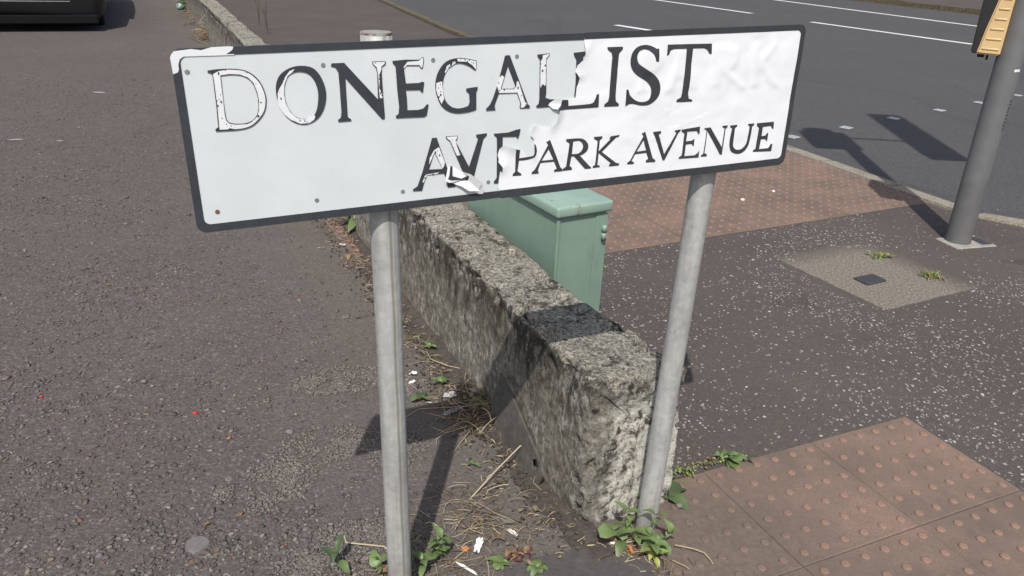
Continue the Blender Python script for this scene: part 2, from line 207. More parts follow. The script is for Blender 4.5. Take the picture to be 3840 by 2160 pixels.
T={'L':[[(45,10.8),(125.2,10),(124.8,33.9),(120,33.5),(119.2,30.8),(118,26.8),(116.2,23.4),(114.9,20.9),(113.1,18.9),(107.3,17.5),(93.5,16.9),(75.6,16.9),(62.8,17),(61.7,27.8),(49.3,28.6),(47.2,18.7),(41,14.1)]],'I':[[(135.9,115.5),(167.6,115.1),(168,110.9),(160.6,103.4),(160.1,94.4),(159.4,27.9),(161,18.5),(167.7,13.3),(167.5,9.3),(137.3,9.9),(137.2,14.2),(144.6,19.5),(146,26.5),(147.1,97.2),(145.4,105.1),(136.8,111)]],'S':[[(244.4,109),(245.6,85.5),(239.9,86.3),(238.8,89.4),(237,93.9),(234.5,98),(231,101.3),(226.7,104.2),(222.6,106.5),(218.7,107.8),(215,108.5),(211.4,108.5),(208,108),(204.8,106.9),(202.2,105),(200.4,102.2),(199.3,98.7),(199.1,95),(199.8,91.1),(201.5,87.1),(204.3,83.3),(208.7,80),(214.3,76.8),(220.5,73.3),(227.4,69.4),(234.9,65.1),(241.3,60.7),(246.2,56),(250,51.1),(252.8,45.9),(254.5,40.3),(255.1,34.5),(254.7,29.2),(253.3,24.5),(250.8,20.2),(247.5,16.4),(243.3,13),(238.2,9.9),(232.9,7.8),(227.4,6.8),(221.7,6.8),(216,7.2),(210,8.4),(203.9,10),(198.8,11.3),(195.1,11.7),(192.3,11.8),(190.4,11.8),(181.9,8.1),(181.7,38.7),(185.8,38),(186.7,35.2),(188.1,31.2),(190.4,27.2),(194.2,23.4),(199,19.8),(203.9,16.9),(208.6,15),(213.5,14),(218.2,13.6),(222.7,13.8),(227.1,14.7),(230.6,16.3),(232.9,18.8),(234.4,22),(235.2,25.6),(235.6,29.7),(235.2,34.3),(233.8,38.7),(231.2,42.9),(227.5,47.1),(222.8,51.1),(216.3,55),(208.8,58.8),(202.2,62.7),(197.3,66.6),(193.3,70.6),(190.1,74.8),(187.8,79.3),(186.2,83.9),(185.6,88.7),(185.8,94.1),(186.8,99.6),(188.7,104.4),(191.7,108.4),(195.6,111.7),(200,114.1),(205.1,115.6),(210.7,116.4),(216.1,116.4),(221.1,115.7),(225.9,114.4),(230.1,113),(233.8,111.5),(236.8,109.9),(238.9,108.8)]],'T':[[(262.6,115.1),(361,113.3),(363,93.7),(357.8,95.1),(352.3,102.4),(344.5,105.5),(319.8,106),(319.2,22.8),(321.9,12.9),(330.3,10.4),(330.1,7),(294.6,8.1),(294.7,12.7),(303.8,16.5),(305.3,23.7),(305.4,106.1),(276.9,106.6),(270.1,104.5),(266.8,96.6),(262.7,95.6)]],'P':[[(-38.4,-52.8),(-30.1,-55.6),(-31.2,-70.4),(-26.8,-70.2),(-20.5,-70),(-14.7,-69.6),(-10.2,-69.1),(-6.2,-68.4),(-3.3,-67.1),(-2.1,-64.4),(-2,-61.2),(-2,-58.9),(-1.9,-47.1),(0.7,-48.5),(1.6,-51.3),(2.9,-55.4),(3.4,-59.4),(2.9,-63),(1.7,-66.7),(-0.7,-69.7),(-4.5,-71.8),(-9.4,-73.3),(-14.6,-74.3),(-20.6,-74.8),(-26.9,-74.7),(-31.4,-74.6),(-33.8,-92.7),(-32.7,-95.2),(-26.2,-99.5),(-26.1,-102.7),(-43.2,-102.1),(-42.8,-98.5),(-38.3,-94.7)]],'A':[[(21.7,-45.6),(29.3,-42.2),(52.7,-95.3),(57.4,-99.4),(57,-103.1),(39.7,-102.6),(40.1,-98.9),(45.3,-97),(38.9,-83),(11.4,-82.8),(6.7,-95.6),(8.1,-99.4),(8.2,-102.5),(-5.6,-102.1),(-5.4,-98.7),(0.2,-94.9),(25.8,-50.7)],[(26.9,-59.1),(37.4,-79.2),(13.1,-78.9)]],'R':[[(61.5,-43.5),(67.8,-43.5),(76.7,-43.5),(84.5,-43.8),(89.9,-44.3),(94.3,-45.1),(98.1,-46.6),(101.8,-49),(105,-52),(107.3,-55.3),(108.5,-59),(108.7,-62.8),(108,-66.3),(105.9,-69.4),(102.8,-72),(99.8,-74.1),(96.8,-75.4),(93.9,-76.1),(91.8,-76.6),(112.2,-97.5),(117.4,-101.7),(117,-103.7),(104.4,-103.6),(79.8,-77.2),(74.4,-76.7),(71.9,-94.7),(76.9,-98.9),(77.2,-102.7),(57.8,-102.7),(58.2,-98.8),(64.7,-95.3),(69.1,-52),(62.2,-47.4)],[(76.3,-49.1),(79.8,-48.8),(84.6,-48.5),(88.9,-48.9),(92,-50.5),(94.7,-52.9),(96.5,-55.6),(97.4,-58.7),(97.4,-62.2),(96.6,-65.3),(94.8,-68.1),(92.2,-70.6),(88.9,-72.4),(84.2,-73),(78.8,-72.8),(75,-72.6)]],'K':[[(119.5,-44.3),(137.2,-44.1),(137,-47.7),(132.3,-51.4),(131,-72.1),(154.4,-52.1),(152.8,-49.5),(155.3,-46),(173.7,-44.6),(173.4,-47.5),(166.6,-49.4),(138.1,-73.9),(170.6,-98.1),(177.9,-100.1),(177.6,-103.9),(155.6,-103.5),(155.6,-99.9),(159.4,-97.8),(131.3,-75.8),(130.1,-98),(135.9,-100.5),(135.5,-103),(120.8,-103.3),(120.6,-100),(125.4,-97.5),(127.7,-52.2),(120.3,-48)]],'A2':[[(222.7,-46.3),(230.1,-43.2),(252.5,-96.7),(258.9,-101.1),(258.7,-105),(237.2,-103.7),(237.1,-99.8),(242.3,-97),(236.7,-84.5),(212.2,-85.3),(204.8,-97.8),(210.8,-100.9),(210.5,-104.2),(195.8,-103.5),(196.4,-100.3),(201.8,-97),(227,-51.6)],[(227.7,-59.1),(235.6,-79.9),(214.6,-80.5)]],'V':[[(248.5,-45.4),(265.9,-44.8),(266.3,-48.6),(261.7,-52),(278.5,-91.4),(302,-51.5),(297.8,-48.6),(298.4,-46.2),(311,-45.4),(311.1,-48.4),(306.5,-51.9),(280.5,-104),(276.3,-103.6),(252.1,-52.4),(249.2,-49)]],'E':[[(313.2,-46.1),(355.6,-43.1),(356.4,-57.7),(353,-57.4),(349.2,-51.5),(327.3,-51),(326.8,-70.1),(340.4,-70),(344.6,-67),(346.2,-67.9),(345.8,-80.7),(343.4,-80.5),(340.4,-76.4),(327,-76.5),(326.1,-99.7),(350.6,-100.1),(357.1,-96),(360.1,-91.1),(360.6,-105.5),(313.6,-104),(314.1,-100.7),(319.8,-97.8),(321.1,-54.3),(313.7,-49.9)]],'N':[[(366.9,-47.3),(381.6,-46.9),(414.5,-89.4),(416.5,-51.7),(410.4,-48.6),(410,-46),(422.9,-46.2),(423.1,-49.6),(418.8,-52.4),(416.9,-104.7),(412.1,-104.2),(374.8,-53.5),(373.4,-97.5),(380.2,-101.3),(380.1,-104.7),(366.1,-104.7),(366.2,-101.3),(371.1,-98.6),(373.1,-52.1),(367.3,-49.9)]],'U':[[(429.3,-47),(446.4,-46.7),(446.6,-50.1),(442,-53.2),(442,-59.8),(442,-69.1),(442.1,-77.3),(442.2,-82.7),(442.3,-87),(443.4,-90.6),(445.7,-93.8),(449,-96.4),(452.6,-98.1),(456.8,-98.9),(461.3,-98.9),(465.5,-97.9),(469.3,-95.5),(472.7,-92.1),(475.2,-88),(476.5,-83.4),(477,-78.1),(477.3,-72.3),(477.6,-65.3),(477.7,-57.8),(477.8,-52.6),(473.4,-49.6),(473.6,-47),(488.4,-46.8),(488.4,-50.2),(483.7,-53),(483.8,-59),(484,-67.5),(483.7,-75.5),(483.2,-82.2),(482.2,-88.4),(480.4,-93.8),(477.6,-98.4),(474,-102.2),(470,-105),(465.6,-106.7),(460.7,-107.4),(455.8,-107.2),(450.4,-106),(444.8,-103.9),(440.2,-101),(437,-97),(434.7,-92.1),(433.2,-87.1),(432.5,-82),(432.6,-76.7),(432.9,-71.2),(433.5,-64.7),(434.4,-57.9),(435,-53.1),(429.5,-50.1)]],'E2':[[(495,-47.3),(539,-47.5),(540.5,-62),(536.8,-61.7),(532.6,-55.5),(511.9,-56),(512.2,-75.2),(522,-74.6),(525.3,-69.6),(528.4,-69.8),(528.4,-85.9),(525.7,-85.7),(522.4,-81.9),(511.8,-81.8),(510.5,-101.9),(533.8,-101.8),(538.9,-93.6),(543,-93.9),(542.8,-108.9),(495.5,-106.5),(495.8,-102.7),(501.3,-100.5),(502.3,-57.1),(496,-52.7)]]}
H={'P':[[(206,108.3),(225.1,108.6),(231.6,107.3),(240.6,105.2),(248,102),(252.2,97.3),(254.7,91.5),(255.4,85.6),(254.2,79.1),(251.2,72.5),(246.2,67.4),(237.4,64.8),(226.6,63.6),(218.8,63),(218.5,38.4),(224.8,31),(202.6,30),(207.3,39.1)]],'A':[[(289.5,107.2),(301,106.7),(340.2,31.3),(319.7,30.1),(308,52.4),(287.9,51.1),(279.2,27.7),(264.7,28.6)]],'R':[[(361.7,108.6),(397.3,108.9),(404.7,106.9),(415.1,103.9),(422.9,99.5),(426.4,92.9),(427.4,84.9),(426.6,77.7),(423.3,72.1),(418.2,67.3),(413.6,63.8),(410,62.2),(406.9,61.9),(404.8,61.8),(453.3,29.7),(454.2,24.6),(438.4,25.5),(389.9,60.1),(391,33.2),(372.8,33.1)]],'K':[[(455,109.1),(473.5,109.1),(477.2,80.3),(510.9,110.6),(520.7,109),(492.9,72.3),(537.4,24.8),(521.4,23.2),(479.9,65.5),(483.8,26.7),(466.5,26.4)]]}
TEAR=[(91.4,141.8),(89.2,137.6),(88,135.5),(89.7,121.3),(92.1,103.7),(91.8,96),(85.5,93),(76.9,86.8),(73.2,77),(78.4,70),(82.6,64.2),(81.4,54.1),(78.6,48.6),(77.1,30.5),(67.3,30),(58.3,28.7),(47.9,30.1),(36.4,31.2),(26.5,24.6),(23.6,20.3),(32,14),(43.6,12.5),(45.1,9.7),(39.6,-10.7),(34.6,-15),(30.9,-19.8),(12.8,-16.1),(-3.8,-13.2),(-8.6,-19.7),(-10.8,-30),(-4.8,-36.5),(-3,-38.1),(-2,-68.4),(-4.5,-69.3),(-21.3,-61.8),(-24,-57.6),(-46.8,-49),(-61.8,-43.1),(-69.1,-50.5),(-72.7,-60.6),(-70.1,-70.2),(-71.3,-73.6),(-63.7,-83.8),(-62.3,-94.6),(-68.1,-90.5),(-71.2,-121.3),(-69.4,-123.9),(-69.3,-131.2),(-67.5,-133.8)]
SCRAPA=[(-166.8,-72.5),(-158.5,-72.1),(-142,-83),(-128.1,-89.6),(-127.6,-95),(-142.1,-98.2),(-165.6,-100.4),(-173.6,-95.6),(-169.3,-82.6)]
SCRAPAL=[(-162.1,-71.3),(-158,-72.6),(-158.8,-89.4),(-142.1,-95.8),(-128.1,-91.4),(-124,-95.4),(-139.7,-98.4),(-161.3,-96.9),(-167.9,-93.8),(-164.7,-86.5)]
SCRAPB=[(-165.6,-99.9),(-129.6,-100.7),(-109.3,-120),(-128.9,-119.2),(-142.2,-109.9)]
SCRAPC=[(-139.6,-84.4),(-125.1,-89.4),(-102.7,-108.3),(-109.8,-119.9),(-130,-100.2),(-127.6,-93.8)]
SCRAPD=[(-104.4,-109.3),(-98.7,-123),(-100.7,-128.8),(-111.1,-128.4),(-109.3,-119.5)]
DOTS=[(-563.2,107.6),(-366.1,107.8),(-187.8,107.4),(-393.6,-107.6),(-247.4,-109.1),(-38.5,106.8),(-89.6,-109),(-549.1,-108.6)]

# ------------------------------------------------------------------ ground materials
def m_yard():
    t = NT('yard_tarmac')
    big = t.noise(.9, 5, .6)
    mid = t.noise(9, 5, .6)
    base = t.ramp(big, [(.3, (0.091, 0.078, 0.071)), (.5, (0.108, 0.092, 0.085)), (.72, (0.129, 0.113, 0.103))])
    base = t.mix(t.ramp(mid, [(.35, 0.0), (.7, .55)]), base, (0.079, 0.066, 0.059))
    cell = t.voro(150, out='Color')
    base = t.mix(.5, base, t.ramp(t.sep(cell)[0], [(.0, (0.056, 0.049, 0.044)), (.6, (0.104, 0.092, 0.084)), (.93, (0.149, 0.134, 0.122)), (1, (0.271, 0.255, 0.238))]))
    cell2 = t.voro(60, out='Color')
    spk = t.ramp(t.sep(cell2)[1], [(.93, 0.0), (.94, 1.0)], 'CONSTANT')
    base = t.mix(t.math('MULTIPLY', spk, t.ramp(t.voro(60), [(.12, 1.0), (.28, 0.0)])), base, (0.193, 0.180, 0.164))
    xy = t.sep(t.P())
    dw = t.math('ADD', t.math('MULTIPLY', t.math('SUBTRACT', xy[0], .203), -.9025), t.math('MULTIPLY', t.math('SUBTRACT', xy[1], 1.615), -.4307))
    dust = t.n('MapRange', {0: t.math('ADD', dw, t.math('MULTIPLY', t.math('SUBTRACT', t.noise(2.4, 4), .5), 1.1)), 1: .15, 2: .75, 3: .5, 4: 0.0}).outputs[0]
    base = t.mix(dust, base, t.ramp(t.noise(80, 5, .7), [(.3, (0.104, 0.092, 0.080)), (.7, (0.159, 0.142, 0.127))]))
    h1 = t.voro(95)
    h2 = t.voro(210)
    h = t.math('ADD', t.math('MULTIPLY', h1, -.8), t.math('MULTIPLY', h2, -.35))
    h = t.math('ADD', h, t.noise(48, 6, .7))
    nor = t.bump(h, .6, .004)
    return t.done(base, .93, nor, spec=.25)
def m_foot():
    t = NT('footpath_tarmac')
    big = t.noise(1.3, 5, .6)
    base = t.ramp(big, [(.3, (0.073, 0.060, 0.053)), (.55, (0.087, 0.072, 0.063)), (.75, (0.104, 0.087, 0.076))])
    cell = t.sep(t.voro(230, out='Color'))[0]
    base = t.mix(.3, base, t.ramp(cell, [(0, (0.047, 0.041, 0.036)), (.8, (0.099, 0.083, 0.075)), (1, (0.205, 0.183, 0.163))]))
    stain = t.ramp(t.noise(2.6, 3, .5, dist=.6), [(.62, 0.0), (.72, .45)])
    base = t.mix(stain, base, (0.036, 0.030, 0.027))
    xy = t.sep(t.P())
    jg = t.math('MULTIPLY', t.math('SUBTRACT', t.noise(16, 5, .7), .5), .09)
    px_ = t.math('SUBTRACT', xy[0], 1.571); py_ = t.math('SUBTRACT', xy[1], 3.053)
    e1 = t.math('ADD', t.math('MULTIPLY', px_, -.479), t.math('MULTIPLY', py_, .878))
    e2 = t.math('ADD', t.math('MULTIPLY', px_, .867), t.math('MULTIPLY', py_, .498))
    mr = lambda v, a, b: t.n('MapRange', {0: v, 1: a, 2: b}).outputs[0]
    pm = t.math('MULTIPLY', t.math('MULTIPLY', mr(t.math('ADD', e1, t.math('MULTIPLY', jg, .3)), -.002, .004), mr(t.math('ADD', e2, t.math('MULTIPLY', jg, .3)), -.002, .004)), t.math('MULTIPLY', mr(t.math('ADD', e1, jg), .66, .50), mr(t.math('ADD', e2, jg), .64, .46)))
    pc = t.ramp(t.noise(95, 6, .8), [(.38, (.085, .073, .058)), (.5, (.185, .162, .132)), (.62, (.33, .295, .245))])
    base = t.mix(t.math('MULTIPLY', pm, .9), base, pc)
    ck = t.ramp(t.n('TexVoronoi', {'Vector': t.n('VectorMath', {0: t.P(), 1: t.n('TexNoise', {'Vector': t.P(), 'Scale': 6.0}).outputs['Color']}, operation='ADD').outputs[0], 'Scale': .55}, feature='DISTANCE_TO_EDGE').outputs['Distance'], [(.0, .55), (.006, 0.0)])
    base = t.mix(t.math('MULTIPLY', ck, t.ramp(t.noise(1.1, 2), [(.5, 0.0), (.6, 1.0)])), base, (0.033, 0.030, 0.029))
    h = t.math('ADD', t.math('MULTIPLY', t.voro(160), -.6), t.noise(50, 4))
    return t.done(base, .9, t.bump(h, .45, .003), spec=.3)
def m_road():
    t = NT('road_asphalt')
    big = t.noise(.5, 5, .6)
    base = t.ramp(big, [(.3, (0.064, 0.063, 0.063)), (.7, (0.082, 0.080, 0.078))])
    cell = t.sep(t.voro(170, out='Color'))[0]
    base = t.mix(.45, base, t.ramp(cell, [(0, (0.033, 0.034, 0.034)), (.7, (0.078, 0.074, 0.074)), (1, (0.160, 0.155, 0.153))]))
    # long darker seams and repairs
    sm = t.ramp(t.noise(.55, 2, .5, vec=t.P((1.0, .25, 1.0)), dist=.8), [(.485, 0.0), (.5, .16), (.515, 0.0)])
    base = t.mix(sm, base, (0.025, 0.025, 0.027))
    h = t.math('ADD', t.math('MULTIPLY', t.voro(110), -.7), t.noise(40, 4))
    return t.done(base, .85, t.bump(h, .6, .005), spec=.35)
def m_tactile():
    t = NT('tactile_red')
    rnd_ = t.n('ObjectInfo').outputs['Random']
    fine = t.noise(190, 3, .7)
    base = t.ramp(fine, [(.3, (0.166, 0.102, 0.078)), (.55, (0.220, 0.140, 0.108)), (.8, (0.278, 0.186, 0.146))])
    base = t.mix(t.math('MULTIPLY', rnd_, .25), base, (0.215, 0.126, 0.093))
    spk = t.ramp(t.voro(240), [(.12, 1.0), (.2, 0.0)])
    pick = t.ramp(t.sep(t.voro(240, out='Color'))[0], [(.80, 0.0), (.83, 1.0)])
    base = t.mix(t.math('MULTIPLY', t.math('MULTIPLY', spk, pick), .7), base, (0.412, 0.339, 0.253))
    gr = t.ramp(t.noise(330, 4, .8), [(.38, 0.0), (.62, 1.0)])
    base = t.mix(.45, base, t.mix(gr, (0.112, 0.078, 0.061), (0.381, 0.276, 0.228)))
    # trodden-in dirt, patchy
    z = t.sep(t.P())
    d = t.noise(3.2, 5, .6)
    d2 = t.noise(14, 5, .65)
    dm = t.ramp(t.math('ADD', t.math('MULTIPLY', d, .75), t.math('MULTIPLY', d2, .35)), [(.42, 0.10), (.66, .92)])
    # domes stand clear of the dirt
    dome = t.n('MapRange', {0: z[2], 1: .0052, 2: .0085, 3: 0.0, 4: 1.0}).outputs[0]
    dm = t.math('MULTIPLY', dm, t.math('SUBTRACT', 1.0, t.math('MULTIPLY', dome, .75)))
    base = t.mix(dm, base, (0.134, 0.105, 0.083))
    base = t.mix(t.math('MULTIPLY', dome, .42), base, (0.296, 0.170, 0.124))
    # thick soil near the wall end
    dx = t.math('SUBTRACT', z[0], .36); dy = t.math('SUBTRACT', z[1], 1.45)
    rr = t.math('SQRT', t.math('ADD', t.math('MULTIPLY', dx, dx), t.math('MULTIPLY', dy, dy)))
    rr = t.math('ADD', rr, t.math('MULTIPLY', t.math('SUBTRACT', t.noise(7, 4), .5), .5))
    soil = t.n('MapRange', {0: rr, 1: .22, 2: .62, 3: .85, 4: 0.0}).outputs[0]
    base = t.mix(t.math('MULTIPLY', soil, .9), base, t.ramp(t.noise(60, 4), [(.3, (0.094, 0.076, 0.061)), (.7, (0.148, 0.124, 0.102))]))
    h = t.math('ADD', t.noise(150, 4, .7), t.math('MULTIPLY', t.voro(240), -.5))
    return t.done(base, .88, t.bump(h, .45, .002), spec=.3)
M = {}
M['yard'] = m_yard(); M['foot'] = m_foot(); M['road'] = m_road(); M['tactile'] = m_tactile()
def m_kerb():
    t = NT('kerb_stone')
    b = t.ramp(t.noise(85, 7, .8), [(.34, (.12, .105, .078)), (.5, (.26, .232, .180)), (.66, (.46, .42, .335))])
    b = t.mix(t.ramp(t.noise(5, 4), [(.50, 0.0), (.70, .6)]), b, (.12, .108, .075))
    return t.done(b, .9, t.bump(t.noise(90, 5, .7), .8, .006))
M['kerb'] = m_kerb()
def m_mossy():
    t = NT('mossy_kerb_stone')
    b = t.ramp(t.noise(22, 6, .7), [(.3, (.055, .045, .03)), (.55, (.13, .105, .065)), (.8, (.24, .21, .15))])
    return t.done(b, .95, t.bump(t.noise(30, 6, .7), 1.0, .02))
M['mossy'] = m_mossy()
def m_paint():
    t = NT('road_paint')
    b = t.ramp(t.noise(45, 5, .7), [(.28, (.30, .29, .27)), (.42, (.70, .69, .65)), (.8, (.80, .79, .74))])
    return t.done(b, .7, t.bump(t.noise(120, 4), .3, .002))
M['paint'] = m_paint()
def m_stone():
    t = NT('loose_stone')
    a = t.n('Attribute', None, attribute_name='tone').outputs['Fac']
    b = t.ramp(a, [(0, (0.051, 0.046, 0.043)), (.45, (0.093, 0.084, 0.078)), (.75, (0.145, 0.131, 0.120)), (.9, (0.200, 0.181, 0.166)), (.955, (0.281, 0.259, 0.232)), (.985, (0.187, 0.097, 0.046)), (1, (0.204, 0.089, 0.054))])
    b = t.mix(.35, b, t.ramp(t.noise(300, 3), [(.3, (0.064, 0.057, 0.051)), (.75, (0.204, 0.185, 0.169))]))
    return t.done(b, .9, t.bump(t.noise(400, 3), .3, .001), spec=.3)
M['stone'] = m_stone()
def m_chip():
    t = NT('white_chip')
    a = t.n('Attribute', None, attribute_name='tone').outputs['Fac']
    b = t.ramp(a, [(0, (.14, .128, .12)), (.5, (.225, .212, .20)), (.9, (.33, .315, .298)), (1, (.47, .45, .42))])
    return t.done(b, .75)
M['chip'] = m_chip()
def m_soil():
    t = NT('soil')
    b = t.ramp(t.noise(45, 6, .7), [(.3, (.052, .044, .037)), (.6, (.098, .085, .074)), (.85, (.155, .137, .12))])
    return t.done(b, .97, t.bump(t.noise(90, 6, .7), 1.0, .008), spec=.15)
M['soil'] = m_soil()
def m_concrete(name, c0, c1, c2):
    t = NT(name)
    b = t.ramp(t.noise(38, 6, .7), [(.3, c0), (.55, c1), (.8, c2)])
    b = t.mix(t.ramp(t.noise(4, 4), [(.45, 0.0), (.7, .5)]), b, c0)
    return t.done(b, .92, t.bump(t.noise(110, 5, .7), .6, .003))
M['patch'] = m_concrete('concrete_patch', (.12, .104, .088), (.18, .16, .138), (.26, .238, .21))

# ------------------------------------------------------------------ the setting
KERB = [(-9.1, 29), (-3.0, 17.05), (-1.07, 12.0), (1.0, 7.75), (1.97, 5.75), (2.27, 5.10), (2.42, 4.75), (2.54, 4.45), (2.84, 4.24), (3.4, 3.98), (4.6, 3.45), (9.0, 1.6), (20, -3)]
road = sheet('road', [(-700, -700), (700, -700), (700, 700), (-700, 700)], -.025, M['road'])
tag(road, kind='structure')
WD = Vector((-.4307, .9025, 0)); WR = Vector((.9025, .4307, 0)); WO = Vector((.203, 1.615, 0))
def wl(s, t, z=0): return WO + WD * s + WR * t + Vector((0, 0, z))
mid0, mid1 = wl(.05, .12), wl(32, .1)
near_edge = [(mid0.x, mid0.y), (.37, 1.585), (.40, 1.46), (.46, 1.28), (.75, .6), (.9, -6)]
yard = sheet('yard', [(-60, -6)] + near_edge[::-1] + [(mid1.x, mid1.y), (-60, 30)], 0, M['yard'])
tag(yard, kind='structure')
fp = [(mid1.x, mid1.y)] + near_edge + [(20, -6)] + KERB[::-1]
footpath = sheet('footpath', fp, 0, M['foot'])
tag(footpath, kind='structure')
# kerb stones along the near side of the road
kerb = empty('kerb', (2.4, 4.8, 0)); tag(kerb, kind='structure')
def resample(path, step):
    P_ = [Vector((*p, 0)) for p in path]; out = [P_[0].copy()]; need = step
    for a, b in zip(P_, P_[1:]):
        L = (b - a).length; d = 0.0
        while L - d >= need:
            d += need; out.append(a + (b - a) * (d / L)); need = step
        need -= L - d
    return out
def offs(pts, w):
    out = []
    for i, p in enumerate(pts):
        t = (pts[min(i + 1, len(pts) - 1)] - pts[max(i - 1, 0)]).normalized()
        out.append(p + Vector((-t.y, t.x, 0)) * w)
    return out
KP = resample(KERB, .62)
K0, K1 = offs(KP, .002), offs(KP, .165)
for i in range(len(KP) - 1):
    if KP[i].y > 24 or KP[i].x > 6: continue
    a0, b0, a1, b1 = K0[i], K0[i + 1], K1[i], K1[i + 1]
    g = (b0 - a0).normalized() * .004
    up = .012 + (.03 if KP[i].y > 6.5 else 0) + rnd.uniform(-.003, .004)
    bm = bmesh.new()
    q = [a0 + g, b0 - g, b1 - g, a1 + g]
    vb = [bm.verts.new((p.x, p.y, -.09)) for p in q]; vt = [bm.verts.new((p.x, p.y, up - (.012 if k > 1 else 0))) for k, p in enumerate(q)]
    bm.faces.new(vb[::-1]); ft = bm.faces.new(vt)
    for k in range(4): bm.faces.new((vb[k], vb[(k + 1) % 4], vt[(k + 1) % 4], vt[k]))
    bmesh.ops.recalc_face_normals(bm, faces=bm.faces[:])
    bmesh.ops.bevel(bm, geom=list(ft.edges), offset=.009, segments=2, affect='EDGES')
    o = bmobj('kerb_stone', bm, M['mossy'] if KP[i].y > 7 else M['kerb'], None)
    o.data.transform(Matrix.Translation(-Vector(kerb.location))); o.parent = kerb
# far side: mossy kerb and pavement
FK = [(6.3, 31.3), (9.85, 24.4), (10.3, 23.75), (11.4, 21.5), (13.2, 17.8), (18.5, 7.0)]
far_path = sheet('far_pavement', FK[::-1] + [(4.0, 36), (60, 80), (90, -10), (30, -10)], .085, M['foot'])
tag(far_path, kind='structure')
fkerb = empty('far_kerb', (11, 22.3, 0)); tag(fkerb, kind='structure')
FP = resample(FK, .9)
F0, F1 = offs(FP, .0), offs(FP, -.2)
for i in range(len(FP) - 1):
    a0, b0, a1, b1 = F0[i], F0[i + 1], F1[i], F1[i + 1]
    bm = bmesh.new(); h = .10 + rnd.uniform(-.01, .015)
    g = (b0 - a0).normalized() * .008
    q = [a0 + g, b0 - g, b1 - g, a1 + g]
    vb = [bm.verts.new((p.x, p.y, -.09)) for p in q]; vt = [bm.verts.new((p.x, p.y, h)) for p in q]
    bm.faces.new(vb); ft = bm.faces.new(vt[::-1])
    for k in range(4): bm.faces.new((vb[k], vt[k], vt[(k + 1) % 4], vb[(k + 1) % 4]))
    bmesh.ops.recalc_face_normals(bm, faces=bm.faces[:])
    bmesh.ops.bevel(bm, geom=list(ft.edges), offset=.025, segments=2, affect='EDGES')
    o = bmobj('kerb_stone', bm, M['mossy']); o.data.transform(Matrix.Translation(-Vector(fkerb.location))); o.parent = fkerb
# road markings
def strip(name, a, b, w, z=-.021, rough=.0):
    a, b = Vector((*a, 0)), Vector((*b, 0)); t = (b - a).normalized(); n = Vector((-t.y, t.x, 0)); L = (b - a).length
    k = max(2, int(L / .25)); V, F = [], []
    for i in range(k + 1):
        p = a + t * (L * i / k)
        for s in (-1, 1):
            q = p + n * s * (w / 2 + rnd.uniform(-rough, rough)); V.append((q.x, q.y, z))
    for i in range(k): F.append((2 * i, 2 * i + 2, 2 * i + 3, 2 * i + 1))
    o = obj(name, V, F, M['paint']); tag(o, kind='structure'); return o
strip('lane_line', (5.75, 16.95), (7.55, 14.12), .15, rough=.008)
strip('lane_line', (8.3, 12.9), (9.9, 10.3), .15, rough=.008)
strip('lane_line', (3.05, 21.5), (4.93, 18.4), .15, rough=.008)
strip('lane_line', (1.58, 14.54), (3.3, 12.5), .15, rough=.008)
strip('edge_line', (5.2, 26.7), (12.4, 11.9), .16, rough=.006)
# square crossing studs
M['stud'] = plain('stud_metal', (.33, .345, .36), .5, .3, 70)
STUD = [(2.18, 6.364), (2.774, 6.82), (3.391, 7.328), (4.047, 7.839), (4.71, 8.379), (5.423, 8.96)]
for i, (x, y) in enumerate(STUD):
    bm = bmesh.new(); s = .045
    box_bm(bm, -s, s, -s, s, -.004, .006, .004, 1)
    o = bmobj('crossing_stud', bm, M['stud']); o.location = (x, y, -.021); o.rotation_euler.z = R(38 + rnd.uniform(-4, 4))
    where = ('nearest the sign', 'second from the sign', 'third from the sign across the road', 'fourth from the sign across the road', 'fifth, next to the grey pole', 'farthest right, beyond the grey pole')[i]
    tag(o, 'small square white crossing stud on the road, ' + where, 'road stud', 'white studs across the road')

# ------------------------------------------------------------------ tactile paving: slabs with domes, each slab a piece
def slab_mesh(name, size=.3985, th=.05, n=6):
    V, F = [], []
    h = size / 2; c = .003
    ring = lambda s, z: [(-s, -s, z), (s, -s, z), (s, s, z), (-s, s, z)]
    V += ring(h, -th) + ring(h, 0) + ring(h - c, c)
    for a in (0, 4):
        for k in range(4): F.append((a + k, a + (k + 1) % 4, a + 4 + (k + 1) % 4, a + 4 + k))
    F.append((8, 9, 10, 11))
    for i in range(n):
        for j in range(n):
            cx, cy = (i - (n - 1) / 2) * .0667, (j - (n - 1) / 2) * .0667
            b0 = len(V)
            for r_, z in ((.0130, c - .001), (.0115, c + .0032), (.0080, c + .0050)):
                for k in range(10):
                    q = 2 * math.pi * k / 10
                    V.append((cx + r_ * math.cos(q), cy + r_ * math.sin(q), z))
            for l in range(2):
                for k in range(10):
                    F.append((b0 + l * 10 + k, b0 + l * 10 + (k + 1) % 10, b0 + (l + 1) * 10 + (k + 1) % 10, b0 + (l + 1) * 10 + k))
            F.append(tuple(range(b0 + 20, b0 + 30)))
    me = bpy.data.meshes.new(name); me.from_pydata(V, [], F); me.materials.append(M['tactile']); me.update()
    return me
SLAB = slab_mesh('paving_slab')
def clip_mesh(me, mat_w, planes):
    bm = bmesh.new(); bm.from_mesh(me)
    for co, no in planes:
        iw = mat_w.inverted(); lc = iw @ co; ln = (iw.to_3x3() @ no).normalized()
        r_ = bmesh.ops.bisect_plane(bm, geom=bm.verts[:] + bm.edges[:] + bm.faces[:], plane_co=lc, plane_no=ln, clear_outer=True)
    m2 = bpy.data.meshes.new('paving_slab'); m2.materials.append(M['tactile']); bm.to_mesh(m2); bm.free(); return m2
